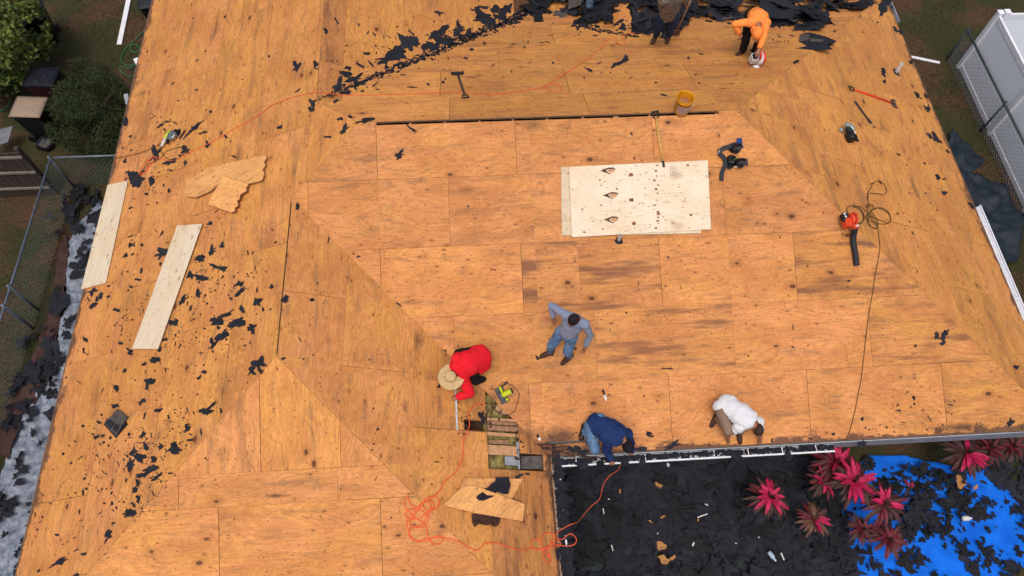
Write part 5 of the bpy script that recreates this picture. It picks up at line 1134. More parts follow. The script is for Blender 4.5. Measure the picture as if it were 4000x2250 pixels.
# ------------------------------------------------------------------ hoses and cords
def hose(pts, r, mt, label, cat='cord', h=.02, n=5, jit=.012, name='extension_cord', P=None):
    P = P or pxline(pts, h, n, jit); mb = MB(); mb.tube(P, r, 6); return mb.build(name, mt, label=label, cat=cat, smooth=True)
TT = lambda i, j, L_: [tl(i, j, x, y) for x, y in L_]
ta = TT(1, 2, [(1730, 150), (1660, 155), (1620, 190), (1600, 240), (1612, 300), (1600, 350), (1570, 420), (1560, 540), (1530, 630), (1480, 690), (1420, 740), (1390, 800), (1340, 850), (1280, 890), (1220, 935), (1150, 950), (1125, 985), (1160, 1020), (1240, 1010), (1310, 960), (1370, 930), (1382, 880), (1340, 848), (1285, 865), (1260, 910), (1285, 955), (1335, 940), (1340, 895), (1290, 880), (1240, 930), (1195, 990), (1160, 1040), (1180, 1080), (1250, 1060), (1290, 1000), (1320, 940), (1300, 890), (1250, 900), (1200, 960), (1140, 1040), (1145, 1090), (1165, 1145), (1210, 1190), (1300, 1178), (1380, 1145), (1415, 1170), (1370, 1210), (1310, 1180), (1290, 1120), (1275, 1060), (1200, 1010), (1140, 945), (1120, 885), (1145, 852), (1162, 900), (1215, 935), (1300, 1000), (1260, 1080), (1180, 1085), (1150, 1130), (1200, 1185), (1290, 1165), (1400, 1160), (1500, 1180), (1570, 1210), (1650, 1255), (1690, 1240), (1730, 1200), (1830, 1205), (1932, 1235)])
tb = TT(2, 2, [(60, 1255), (150, 1240), (220, 1250), (300, 1205), (345, 1182), (370, 1215), (300, 1232), (215, 1250), (150, 1232), (147, 1185), (200, 1165), (226, 1225), (245, 1330), (270, 1345), (300, 1325), (268, 1250), (300, 1210), (400, 1222), (468, 1212), (486, 1170), (440, 1130), (380, 1172), (332, 1160), (310, 1130), (250, 1130), (218, 1190), (235, 1245), (285, 1310), (275, 1250), (330, 1135), (400, 1082), (455, 1055)])
def hz(px, py):     # stay on the wing slope, or span out level past its eave
    f = facet(px, py)
    if f == 'G': p = on('G', px, py, zE + .0); return p
    return on(f, px, py, .022)
P = [hz(q.x, q.y) for q in crom([(x, y, 0) for x, y in ta + tb], 5)]
tc_ = TT(2, 2, [(475, 1050), (500, 1040), (540, 990), (600, 920), (660, 870), (690, 760), (740, 690), (800, 650), (820, 600)])
k_ = len(tc_); 
for i, q in enumerate(crom([(x, y, 0) for x, y in tc_], 4)):
    t = i / (4 * (k_ - 1)); P.append(on('G', q.x, q.y, zE - .12 - .9 * 4 * t * (1 - t) * .5))
mb = MB(); mb.tube(P, [.0072] * (len(P) - 30) + [.005] * 30, 6); mb.build('extension_cord', M['hoseo'], label='tangled orange cord from the circular saw down to the gutter corner', cat='cord', smooth=True)
hose(TT(0, 0, [(1040, 1310), (1075, 1315), (1110, 1270), (1130, 1210), (1160, 1180), (1185, 1195), (1150, 1230), (1085, 1300), (1050, 1300), (1090, 1240), (1150, 1185), (1200, 1195), (1290, 1212), (1350, 1192), (1450, 1140), (1580, 1080), (1700, 1012), (1800, 950), (1932, 882)]) +
     TT(1, 0, [(110, 800), (230, 748), (350, 715), (460, 695), (600, 712), (800, 716), (1100, 708), (1500, 696), (1750, 712)]) + TT(2, 0, [(0, 695), (200, 665), (268, 640), (340, 640), (375, 670), (340, 690), (290, 685), (262, 660), (270, 635), (340, 600), (400, 555), (500, 490), (580, 440), (610, 400), (680, 360), (690, 320), (740, 295), (782, 285), (788, 320), (830, 338), (860, 325), (830, 285), (850, 262), (900, 248), (955, 252)]),
     .0055, M['hoseo'], 'long thin orange cord crossing the left slope and rear slope', h=.018, jit=.004)
hose([(275, 402), (316, 393), (350, 385), (383, 373), (402, 362), (413, 360), (405, 375), (415, 395), (440, 402), (470, 378), (455, 370), (420, 380), (400, 400), (370, 415), (350, 440), (335, 455)], .006, M['hoseb'], 'olive brown air hose leading off the left eave to the nail gun', 'hose', name='air_hose', h=.016)
hose(TT(3, 1, [(605, 160), (597, 125), (625, 103), (680, 112), (720, 160), (725, 210), (690, 235), (655, 225), (700, 240), (722, 190), (690, 130), (640, 108), (700, 112), (760, 165), (800, 235), (830, 270), (780, 262), (748, 220), (760, 175), (800, 130), (860, 120), (915, 160), (920, 225), (870, 242), (800, 228), (740, 200), (760, 150), (742, 105), (780, 92), (800, 110), (770, 100), (755, 60), (752, 10)]) +
     TT(3, 0, [(780, 1410), (800, 1378), (840, 1366), (885, 1400), (895, 1445)]) + TT(3, 1, [(875, 20), (820, 12), (765, 12), (756, 60), (775, 130), (800, 170), (830, 230), (825, 275), (785, 265), (755, 225), (775, 185), (850, 215), (910, 232), (928, 200), (895, 150), (820, 118), (775, 150), (800, 200), (828, 262), (838, 340), (845, 430), (822, 560), (805, 650), (790, 760), (765, 900), (745, 1050), (728, 1200), (705, 1400)]) +
     TT(3, 2, [(680, 80), (660, 190), (630, 310), (600, 400), (570, 445)]), .0062, M['hoseb'], 'olive hose coiled by the red blower and running down to the front eave', 'hose', name='air_hose', h=.018, jit=.01)
def ghose(L_, label):
    P = [gpt(q.x, q.y, .03) for q in crom([(x, y, 0) for x, y in L_], 6)]; mb = MB(); mb.tube(P, .012, 6); mb.build('garden_hose', M['hoseg'], label=label, cat='garden hose', smooth=True)
ghose([(30, 205), (32, 185), (31, 212), (45, 240), (30, 215), (28, 245), (18, 270), (0, 278), (-10, 262), (0, 225), (18, 219), (31, 222), (34, 190), (32, 150)], 'green garden hose lying beside the two bins')
ghose([(78, 76), (83, 85), (80, 98), (70, 108)], 'short curve of green hose under the leafy shrub')
ghose([(370, 72), (345, 95), (328, 115), (335, 132), (352, 125), (340, 112), (318, 120), (305, 150), (320, 165), (340, 160), (325, 172), (300, 168), (310, 185), (330, 192), (350, 175), (345, 155), (365, 160)], 'tangled green hose on the grass beside the left eave')
ghose([(251, 185), (268, 215), (290, 250), (312, 295), (330, 320)], 'thin green hose trailing through the dark bush')
# ------------------------------------------------------------------ tools
def fr2(f, a, b, h=.02):
    A, B = on(f, a[0], a[1], h), on(f, b[0], b[1], h); n = nrm(f); u = (B - A).normalized(); return A, B, u, n.cross(u), n
def shovel(f, a, b, ring, bladelen, bladew, mh, mb_, mg, label, r=.016, teeth=True, dgrip=True):
    A, B, u, v, n = fr2(f, a, b, .03); rt = thing('shovel', A, label, 'shovel'); L_ = (B - A).length
    m = MB(); m.tube([A + u * .12, A + u * (L_ - bladelen * .8)], r, 10); m.build('handle', mh, rt, smooth=True)
    m = MB()
    m.tube([A + u * .13 - v * .0, A + u * .09 - v * .05, A + u * .02 - v * .058, A - v * .055], .012, 8); m.tube([A + u * .13, A + u * .09 + v * .05, A + u * .02 + v * .058, A + v * .055], .012, 8)
    m.tube([A - v * .062, A + v * .062], .015, 8); m.build('grip', mg, rt, smooth=True)
    m = MB(); c0 = A + u * (L_ - bladelen); w0 = bladew * .5; P = [c0 - v * w0 * .45, c0 + u * bladelen * .18 - v * w0, c0 + u * bladelen - v * w0]
    if teeth:
        for k in range(6): P.append(c0 + u * (bladelen * (.86 if k % 2 else 1.02)) + v * (-w0 + bladew * (k + .5) / 6))
    P += [c0 + u * bladelen + v * w0, c0 + u * bladelen * .18 + v * w0, c0 + v * w0 * .45]
    m.prism([p - n * .012 for p in P], .006, n); m.obox(c0 + u * .03 + n * .012, u, v, n, .06, .022, .018)
    for s_ in (-1, 1): m.bar(c0 + u * bladelen * .2 + v * w0 * s_, c0 + u * bladelen * .95 + v * w0 * s_, .006, .04, n)
    m.build('blade', mb_, rt)
shovel('B', (1171, 245), (1149, 179), 1, .17, .24, M['greywood'], M['dark'], M['dark'], 'small black roofing shovel with a worn grey handle on the rear slope', r=.022)
shovel('F', (1648, 281), (1672, 440), 1, .22, .2, M['yhandle'], M['dark'], M['black'], 'shovel with yellow wooden handle, its blade under the plywood stack', r=.023)
rt = bpy.data.objects[-1] if False else None
shovel('R', (2138, 221), (2256, 263), 1, .16, .20, M['redp'], M['rust'], M['greywood'], 'orange handled roofing shovel with a rusty blade on the right slope', r=.023)
A, B, u, v, n = fr2('R', (2150, 255), (2190, 310), .015)
m = MB(); m.obox((A + B) / 2, u, v, n, (B - A).length / 2, .03, .012); m.obox(B - u * .05, u, v, n, .06, .042, .016); m.obox(A.lerp(B, .35), u, v, n, .18, .022, .015); m.build('wood_stake', M['greywood'], label='old grey wooden stick lying below the orange handled shovel', cat='wood stick')
# bucket
bp = on('F', 1713, 279, 0); rt = thing('bucket', bp, 'yellow plastic bucket with a picture label standing at the ridge slot', 'bucket')
ax = Vector((.02, .0, 1)).normalized(); m = MB()
m.lathe(bp, ax, [(.0005, .004), (.128, .004), (.130, 0), (.134, .02), (.149, .29), (.156, .292), (.156, .33), (.151, .33), (.151, .355), (.158, .357), (.158, .37), (.146, .37), (.142, .30), (.126, .03), (.0005, .03)], 36)
m.build('pail', M['yellow'], rt, smooth=True)
m = MB(); k = 9; vs = []; 
for i in range(k + 1):
    a = math.radians(-150 + 115 * i / k)
    for z, rr in ((.055, .1385), (.245, .1490)): vs.append(bp + ax * z + Vector((math.cos(a), math.sin(a), 0)) * rr)
m.add(vs, [(2 * i, 2 * i + 2, 2 * i + 3, 2 * i + 1) for i in range(k)]); m.build('label', mat('picture_label', (.34, .25, .30), .6, .6, 16, col2=(.50, .30, .16), dirt=(.09, .05, .06)), rt)
m = MB(); m.ell(bp + ax * .22, ax, .12, .12, .03); m.build('contents', mat('bucket_contents', (.42, .16, .06), .8, .5, 30, dirt=(.6, .45, .4)), rt, smooth=True)
m = MB(); m.tube([bp + ax * .33 + Vector((math.cos(a) * .162, math.sin(a) * .162 , -.13 * abs(math.sin(a)))) for a in [math.radians(200 + q * 14) for q in range(13)]], .0025, 6); m.build('bail', M['steel'], rt)
# vent pipes
def pipe(f, px, py, h, r, mt, label, lean=(0, 0, 1)):
    p = on(f, px, py, 0); a = Vector(lean).normalized(); rt = thing('vent_pipe', p, label, 'vent pipe')
    m = MB(); m.lathe(p - a * .05, a, [(r, 0), (r, h + .05), (r * .8, h + .05), (r * .78, h - .1)], 18); m.build('pipe', mt, rt, smooth=False)
    m = MB(); m.lathe(p + a * (h - .09), a, [(.0005, 0), (r * .79, 0)], 14); m.build('bore_shade', M['black'], rt)  # black disc paints the shade down inside the pipe
    m = MB(); P = []
    rn = random.Random(int(px))
    for k in range(14): t = 6.283 * k / 14; q = rn.uniform(.045, .10) * r / .03; P.append(on(f, px, py, .012) + Vector((math.cos(t) * q, math.sin(t) * q * .9, 0)))
    P = [q - nrm(f) * ((q - on(f, px, py, .012)).dot(nrm(f))) for q in P]; m.prism(P, .006, nrm(f)); m.build('torn_collar', M['felt'], rt)
pipe('R', 2254, 182, .27, .042, M['whitep'], 'white plastic vent pipe standing on the upper right slope')
pipe('F', 1557, 604, .17, .03, M['pvc'], 'grey vent pipe at the lower edge of the new plywood stack')
pipe('B', 1896, 127, .18, .03, M['pvc'], 'pale vent pipe between the boots of the orange hoodie man')
# circular saw (by the opening)
c = on('F', 1266, 992, .03); n = nrm('F'); u = idir(.45, .9); v = n.cross(u)
rt = thing('circular_saw', c, 'lime green circular saw resting beside the roof opening', 'circular saw')
m = MB(); m.obox(c + v * -.03, u, v, n, .15, .075, .003); m.build('base_plate', mat('dark_steel', (.07, .072, .08), .5, .4, 20), rt, bevel=.002)
m = MB(); m.lathe(c - v * .065 + n * .075, v, [(.0005, 0), (.088, 0), (.095, .006), (.095, .026), (.088, .032), (.0005, .032)], 28); m.build('blade_guard', mat('grey_guard', (.16, .165, .18), .5, .4, 20), rt, smooth=False)
m = MB(); m.lathe(c - v * .075 + n * .072, v, [(.0005, 0), (.055, 0), (.055, .008), (.0005, .009)], 24); m.build('saw_blade', M['black'], rt)
m = MB(); m.tube(crom([c + n * .10 - v * .02, c + n * .12 + v * .06, c + n * .12 + v * .14], 4), [.048] * 9, 14); m.tube(crom([c - u * .03 + n * .14, c - u * .11 + n * .17, c - u * .15 + n * .10, c - u * .12 + n * .05], 5), .022, 10); m.ell(c + u * .10 + n * .10 + v * .02, n, .03, .03, .04); m.build('motor_housing', M['lime'], rt, smooth=True)
m = MB(); m.lathe(c + v * .13 + n * .12, v, [(.044, 0), (.046, .03), (.03, .045), (.0005, .045)], 20); m.build('motor_cap', M['dark'], rt)
m = MB(); m.tube(pxline([(1258, 975), (1258, 968), (1264, 962), (1275, 963), (1290, 972), (1303, 985), (1306, 995), (1302, 1012), (1296, 1030), (1288, 1039), (1276, 1044), (1255, 1038), (1240, 1025), (1233, 1014)], .02, 4), .0055, 6); m.build('power_cord', M['dark'], rt, smooth=True)
# hammer
A, B, u, v, n = fr2('F', (1293, 992), (1271, 965), .025); rt = thing('hammer', A, 'claw hammer with pale wooden handle lying above the circular saw', 'hammer')
m = MB(); m.tube([A, A.lerp(B, .5), B], [.017, .014, .011], 10); m.build('handle', M['lumber2'], rt, smooth=True)
m = MB(); m.tube([B - v * .05, B - v * .03, B + v * .02, B + v * .06, B + v * .085 - u * .02], [.018, .017, .015, .012, .005], 10); m.build('hammer_head', M['dark'], rt, smooth=True)
# measuring strip held by the red shirt man
A, B, u, v, n = fr2('WR', (1146, 978), (1150, 1082), .02); rt = thing('measuring_rule', A, 'white folding rule laid down the plywood below the straw hat', 'ruler')
m = MB(); m.obox((A + B) / 2, u, v, n, (B - A).length / 2, .016, .003); m.m = 1
for k in range(44): 
    q = A + u * ((B - A).length * (k + .5) / 44) + n * .0035; m.obox(q - v * (.009 if k % 4 else .005), u, v, n, .0012, .006 if k % 4 else .010, .0004)
m.build('rule_blade', [M['whitep'], M['black']], rt)
# knives / snips
def knife(a, b, mh, label, h=.018):
    A, B, u, v, n = fr2('F', a, b, h); rt = thing('utility_knife', A, label, 'utility knife'); L_ = (B - A).length
    m = MB(); m.tube([A - v * .012, A + u * L_ * .5 - v * .006], [.011, .009], 8); m.tube([A + v * .014, A + u * L_ * .5 + v * .006], [.011, .009], 8); m.build('handle', mh, rt, smooth=True)
    m = MB(); m.prism([A + u * L_ * .45 - v * .02, A + u * L_ * .72 - v * .024, A + u * L_, A + u * L_ * .72 + v * .022, A + u * L_ * .45 + v * .02], .012, n); m.build('blade', M['whitep'], rt)
knife((1516, 980), (1526, 1010), M['boot'], 'tin snips with brown handles lying on the lower front slope'); knife((1351, 1094), (1360, 1109), M['dark'], 'small grey knife lying beside a knot left of the navy jacket man')
# red blower
c = on('R', 2140, 553, .11) - Vector((.02, 0, 0)); n = Vector((.12, -.1, 1)).normalized(); u = idir(.12, 1, 'F', (2145, 600)); u = (u - n * u.dot(n)).normalized(); v = n.cross(u)
if v.x < 0: v = -v
rt = thing('leaf_blower', c, 'orange red leaf blower with a long black bent tube', 'leaf blower')
m = MB(); m.lathe(c + v * .02, v, [(.0005, -.03), (.10, -.03), (.118, -.015), (.12, .02), (.112, .05), (.07, .06), (.0005, .06)], 28); m.build('fan_housing', M['redp'], rt, smooth=True)
m = MB(); m.obox(c - v * .075 + u * .06, u, v, n, .085, .062, .075); m.build('fuel_tank', M['redp'], rt, bevel=.02)
m = MB(); m.obox(c - v * .10 - u * .06 + n * .02, u, v, n, .05, .05, .06); m.tube([c - v * .13 - u * .02 + n * .06, c - v * .15 + u * .05 + n * .03], .03, 10); m.build('engine', M['black'], rt, bevel=.01)
m = MB(); m.tube([c - v * .14 - u * .08 + n * .07, c - v * .10 - u * .09 + n * .08], .018, 8); m.ell(c - v * .12 - u * .03 + n * .09, n, .022, .022, .012); m.build('filler_cap', M['whitep'], rt, smooth=True)
m = MB(); m.tube(crom([c + u * -.09 + v * .03 + n * .10, c - u * .02 + v * .05 + n * .16, c + u * .08 + v * .05 + n * .12, c + u * .12 + v * .05 + n * .06], 4), .018, 10); m.build('handle', M['redp'], rt, smooth=True)
noz = c + u * .12 + v * .06; 
m = MB(); m.tube([noz - u * .08, noz + u * .06], [.062, .052], 18); m.build('nozzle', M['redp'], rt, smooth=True)
m = MB(); m.obox(noz + u * .02 + n * .056, u, v, n, .022, .014, .003); m.obox(noz + u * .02 + n * .050 + v * .03, u, v, n, .022, .006, .003); m.build('sticker', M['white'], rt)
P = [noz + u * .05, on('F', 2148, 590, .09), on('F', 2147, 610, .07), on('F', 2152, 640, .06), on('F', 2155, 668, .055)]
m = MB(); q = crom(P, 7); m.tube(q, [.049 + (.003 if i % 2 else 0) for i in range(len(q))], 18); m.build('blower_tube', M['dark'], rt, smooth=True)
# handheld white blower of the orange hoodie man
c = on('B', 1903, 150, .15); n = Vector((0, -.35, 1)).normalized(); v = Vector((1, .1, 0)).normalized(); u = n.cross(v)
rt = thing('handheld_blower', c - Vector((0, 0, .13)), 'white and orange handheld blower gripped by the man in the hoodie', 'blower')
m = MB(); m.lathe(c + v * .03, v, [(.0005, -.035), (.09, -.035), (.105, -.02), (.108, .01), (.10, .03), (.0005, .036)], 26); m.build('fan_case', M['whitep'], rt, smooth=True)
m = MB(); m.lathe(c + v * .066, v, [(.0005, 0), (.09, 0), (.088, .035), (.05, .05), (.0005, .05)], 24); m.build('motor_cover', M['redp'], rt, smooth=True)
m = MB(); m.obox(c - v * .055 - n * .01, u, v, n, .06, .045, .07); m.build('tank', M['whitep'], rt, bevel=.015)
m = MB(); m.obox(c - v * .06 + n * .065 + u * .0, u, v, n, .04, .032, .012); m.build('air_filter', M['dark'], rt, bevel=.005)
m = MB(); m.tube(crom([c + u * .09 + n * .05, c + u * .05 + n * .14, c - u * .03 + n * .15, c - u * .06 + n * .08], 5), .016, 10); m.build('handle', M['redp'], rt, smooth=True)
m = MB(); m.tube([c - u * .07 - n * .08, c - u * .15 - n * .12], [.05, .06], 16); m.build('nozzle', M['whitep'], rt, smooth=True)
# coil nailer on the left slope
c = on('L', 430, 345, .06); n = nrm('L'); u = idir(-.55, .8, 'L', (430, 345)); v = n.cross(u)
rt = thing('nail_gun', c - nrm('L') * .05, 'coil nail gun with round silver magazine and lime housing', 'nail gun')
m = MB(); m.lathe(c + v * .02 - u * .03 - n * .03, n, [(.0005, 0), (.085, 0), (.085, .05), (.075, .06), (.055, .06), (.05, .045), (.025, .045), (.02, .065), (.0005, .068)], 26); m.build('magazine', M['steel'], rt)
m = MB(); m.tube([c - v * .07 - u * .09, c - v * .08 + u * .05], .036, 12); m.build('housing', M['lime'], rt, smooth=True)
m = MB(); m.tube([c - v * .09 + u * .03, c - v * .05 + u * .19], [.022, .018], 10); m.build('grip', M['whitep'], rt, smooth=True)
m = MB(); m.obox(c - u * .11 + v * .06, u, v, n, .03, .035, .03); m.tube([c - v * .05 + u * .02, c + v * .04 + u * .12], .02, 8); m.build('nose', M['black'], rt, bevel=.005)
# black and white nailer / router on the right slope
c = on('R', 2135, 338, .08); n = Vector((0, -.25, 1)).normalized(); u = Vector((.15, -1, 0)).normalized(); v = n.cross(u)
rt = thing('power_tool', c - Vector((0, 0, .07)), 'black and silver power tool standing on the right slope', 'power tool')
m = MB(); m.lathe(c + u * .06, u, [(.0005, -.06), (.06, -.06), (.07, -.03), (.072, .04), (.06, .06), (.0005, .06)], 18); m.build('motor', M['black'], rt, smooth=True)
m = MB(); m.tube(crom([c - u * .02 + n * .05 + v * .05, c - u * .09 + n * .06 + v * .02, c - u * .14 + n * .04 - v * .02], 4), [.035] * 9, 12); m.ell(c - u * .08 - v * .09, n, .03, .03, .03); m.build('metal_body', mat('cast_alloy', (.36, .45, .48), .4, .4, 20, metal=.4), rt, smooth=True)
m = MB(); m.obox(c - u * .04 - v * .02 + n * .05, u, v, n, .04, .035, .035); m.obox(c + u * .11 + v * .06, u, v, n, .05, .015, .02); m.build('handle', M['dark'], rt, bevel=.01)
m = MB(); m.obox(c + u * .03 + n * .074 + v * .03, u, v, n, .022, .006, .002); m.build('sticker', M['white'], rt)
# tool belt, blue glove, knee pad bit
rt = thing('tool_belt', on('F', 1835, 395, .02), 'black tool belt with pouches lying right of the plywood stack', 'tool belt')
P = [on('F', x, y, h) for x, y, h in ((1815, 455, .03), (1816, 435, .04), (1824, 415, .05), (1822, 398, .06), (1810, 385, .06), (1818, 374, .08), (1836, 368, .09), (1852, 362, .08))]
q = crom(P, 5); m = MB()
for a, b in zip(q, q[1:]): m.bar(a, b + (b - a) * .3, .075, .022, nrm('F'))
m.build('belt', M['dark'], rt, smooth=False)
def pouch(px, py, r, h, dx, name='pouch', mt=None):
    c = on('F', px, py, .01); ax = (nrm('F') + idir(dx, .5) * .8).normalized(); m = MB()
    m.lathe(c, ax, [(.0005, 0), (r * .8, 0), (r, h * .5), (r * 1.05, h), (r * .92, h), (r * .8, h * .4), (.0005, h * .35)], 14, None, 1, .7); m.build(name, mt or M['black'], rt, smooth=True)
pouch(1840, 372, .10, .15, 1); pouch(1852, 408, .10, .14, 1); pouch(1833, 398, .09, .12, .2); pouch(1838, 414, .06, .1, -.3)
m = MB(); m.bar(on('F', 1848, 420, .09), on('F', 1857, 419, .09), .02, .015); m.bar(on('F', 1805, 388, .06), on('F', 1811, 378, .08), .01, .01); m.build('tools', M['whitep'], rt)
m = MB(); m.bar(on('F', 1845, 402, .17), on('F', 1858, 395, .17), .008, .01); m.build('reflective_trim', mat('green_trim', (.12, .25, .10), .6), rt)
c = on('F', 1860, 357, .02); m = MB(); n = nrm('F'); u = idir(.05, 1); v = n.cross(u)
m.obox(c - u * .01, u, v, n, .055, .045, .014)
for k, (o_, l_) in enumerate(((-.033, .06), (-.012, .085), (.010, .08), (.032, .06))): m.tube([c + u * .045 + v * o_, c + u * (.05 + l_ * .6) + v * (o_ * 1.3 + .008) + n * .01, c + u * (.05 + l_) + v * (o_ * 1.5 + .015)], [.014, .013, .009], 8)
m.tube([c + v * -.04, c + v * -.075 + u * .04], [.015, .01], 8); m.build('glove', M['glove'], label='blue work glove dropped beside the tool belt', cat='glove', smooth=True)
scrap_mesh('felt_scrap', 'F', [(1869, 410), (1880, 397), (1881, 405), (1883, 418), (1876, 417)], M['shingle'], label='small grey triangular scrap right of the tool belt', group='torn felt pieces left on the broad front roof slope')
# shovel held by the camouflage man
P0, P1 = on('B', 1723, 33, .75), on('B', 1698, 88, .06); rt = thing('shovel', P1, 'long handled shovel held upright by the camouflage jacket man', 'shovel'); u = (P1 - P0).normalized()
m = MB(); m.tube([P0 - u * .45, P1 - u * .12], .017, 8); m.build('handle', M['lumber'], rt, smooth=True)
m = MB(); m.bar(P1 - u * .18, P1 + u * .02, .19, .02, (0, -1, .3)); m.build('blade', M['rust'], rt, bevel=.004)
# ------------------------------------------------------------------ left yard
def bin_(px, py, h, yaw, mbody, mlid, label, wheels=True, tilt=0):
    tp = gpt(px, py, h); base = Vector((tp.x, tp.y, 0)); rt = thing('wheelie_bin', base, label, 'wheelie bin'); R0 = Matrix.Rotation(yaw, 3, 'Z')
    def W_(x, y, z): return base + R0 @ Vector((x, y, z))
    m = MB(); a, b = .22, .24; A, B = .30, .34
    m.add([W_(x, y, z) for z, p, q in ((.05, a, b), (h - .06, A, B)) for x, y in ((-p, -q), (p, -q), (p, q), (-p, q))], [(3, 2, 1, 0), (4, 5, 6, 7)] + [(i, (i + 1) % 4, 4 + (i + 1) % 4, 4 + i) for i in range(4)])
    m.build('body', mbody, rt, bevel=.02)
    m = MB(); m.box(-.31, .31, -.36, .36, h - .07, h - .03); m.v = [W_(*p) for p in m.v]; m.build('rim', mbody, rt, bevel=.01)
    m = MB(); vs = []
    nx, ny = 8, 8
    for j in range(ny + 1):
        for i in range(nx + 1):
            x = -.32 + .64 * i / nx; y = -.38 + .74 * j / ny; e = min(1, 4 * min(i, nx - i) / nx) * min(1, 4 * min(j, ny - j) / ny); vs.append(W_(x, y, h - .03 + .05 * e))
    fs = [(j * (nx + 1) + i, j * (nx + 1) + i + 1, (j + 1) * (nx + 1) + i + 1, (j + 1) * (nx + 1) + i) for j in range(ny) for i in range(nx)]
    m.add(vs, fs); o = m.build('lid', mlid, rt, smooth=True); s_ = o.modifiers.new('t', 'SOLIDIFY'); s_.thickness = .025; s_.offset = 1
    m = MB(); m.tube([W_(-.28, .40, h - .04), W_(.28, .40, h - .04)], .015, 8); m.build('handle', mbody, rt)
    for s_ in (-1, 1):
        m = MB(); m.lathe(W_(s_ * .27 - .03, .27, .11), R0 @ Vector((1, 0, 0)), [(.0005, 0), (.11, 0), (.115, .02), (.11, .06), (.0005, .06)], 18); m.build('wheel', M['black'], rt)
    return rt
bin_(103, 192, 1.0, R_(85), M['maroonp'], M['binlid'], 'maroon wheelie bin with a dark wet lid beside the bush')
bin_(70, 268, 1.0, R_(85), M['black'], M['tan'], 'black wheelie bin with a tan lid, nearest the wooden fence')
bin_(78, 30, .95, R_(20), M['black'], M['black'], 'black wheelie bin lying half hidden by the leafy shrub')
bin_(378, -6, .9, R_(10), M['black'], M['dark'], 'black bin by the wall at the top left corner of the house')
rb = random.Random(6)
for (px, py, l, lab) in ((125, 365, .26, 'crumpled black bag on the soil behind the wooden fence'),):
    p = gpt(px, py); m = MB(); m.ell(p + Vector((0, 0, .1)), (0, 0, 1), l, l * .8, .16, None, 20)
    for i in range(len(m.v)): m.v[i] = m.v[i] + (m.v[i] - p).normalized() * .09 * mnoise.noise(m.v[i] * 7)
    m.build('bin_bag', M['black'], label=lab, cat='bin bag', smooth=True)
# leaning grey panel
m = MB(); P = [gpt(-20, 330, .5), gpt(34, 318, .5), gpt(22, 358, .35), gpt(-20, 372, .35)]; m.prism(P, .03); m.build('grey_panel', M['slab'], label='flat grey panel lying at the left edge above the wooden fence', cat='panel')
# wooden fence
rt = thing('wooden_fence', Vector((-8.08, 2.19, 0)), 'weathered board fence with pale rails at the left edge', 'wooden fence')
x1 = -8.05; y0 = 2.19
m = MB(); x = x1
rr = random.Random(8); k = 0
while x > -12: w_ = .14; m.box(x - w_, x - .006, y0 - .012 + rr.uniform(-.003, .003), y0 + .012, .03, 1.62 + rr.uniform(-.02, .02)); x -= .145
m.build('boards', M['greywood'], rt)
for z in (.35, .95, 1.5): m = MB(); m.box(-12, x1 - .02, y0 - .055, y0 - .015, z - .03, z + .03); m.build('rail', M['greywood2'], rt)
for x in (x1 - .06, -10.4): m = MB(); m.box(x - .05, x + .05, y0 + .016, y0 + .11, 0, 1.72); m.build('post', M['greywood'], rt)
# chain link fences
def chain(a, b, h, posts, label, mt=M['wire'], cell=.09, r=.0026, railmt=M['galv'], rr_=.025):
    a = Vector((*a, 0)); b = Vector((*b, 0)); u = (b - a); L_ = u.length; u.normalize(); rt = thing('chain_link_fence', a, label, 'chain fence')
    m = MB(); m.tube([a + Vz * h, b + Vz * h], rr_, 8); m.build('top_rail', railmt, rt, smooth=True)
    for p in posts:
        q = a + u * p; m = MB(); m.tube([q, q + Vz * (h + .06)], .03, 10); m.ell(q + Vz * (h + .07), (0, 0, 1), .036, .036, .025, None, 10); m.build('post', railmt, rt, smooth=True)
    m = MB(); nrm_ = u.cross(Vz); k = 0
    n = int(L_ / cell); H = h - .05; nz = int(H / cell)
    for i in range(-nz, n):
        for s_ in (0, 1):
            # diagonal wires clipped to the panel
            x0 = i * cell if s_ == 0 else (i + nz) * cell; x1_ = x0 + nz * cell * (1 if s_ == 0 else -1); z0, z1 = .03, .03 + nz * cell
            def cl(x0, z0, x1_, z1):
                if x0 > x1_: x0, z0, x1_, z1 = x1_, z1, x0, z0
                if x1_ < 0 or x0 > L_: return None
                t0 = max(0, (0 - x0) / (x1_ - x0)); t1 = min(1, (L_ - x0) / (x1_ - x0))
                return (x0 + (x1_ - x0) * t0, z0 + (z1 - z0) * t0, x0 + (x1_ - x0) * t1, z0 + (z1 - z0) * t1)
            c_ = cl(x0, z0, x1_, z1)
            if not c_: continue
            p, q = a + u * c_[0] + Vz * c_[1], a + u * c_[2] + Vz * c_[3]
            m.bar(p + nrm_ * (.002 * s_), q + nrm_ * (.002 * s_), r * 2, r * 2, nrm_)
    m.build('mesh', mt, rt); return rt
chain((-7.74, 2.42), (-7.95, -9), 1.08, [0.0, 3.35, 3.8, 7.0, 10.2], 'long chain link fence running beside the silver tarpaulin', cell=.11, r=.0024)
chain((-7.66, 2.46), (-5.9, 2.46), 1.08, [1.76], 'short chain link panel between the corner post and the house', cell=.11, r=.0024)
chain((15.30, 5.75), (15.42, -3), 1.05, [0.05, 2.6, 5.3], 'chain link fence in front of the white vinyl fence', cell=.13, r=.0022, railmt=mat('dark_galvanised', (.07, .09, .10), .6, .3, 8), mt=mat('dark_wire', (.30, .33, .40), .6), rr_=.03)
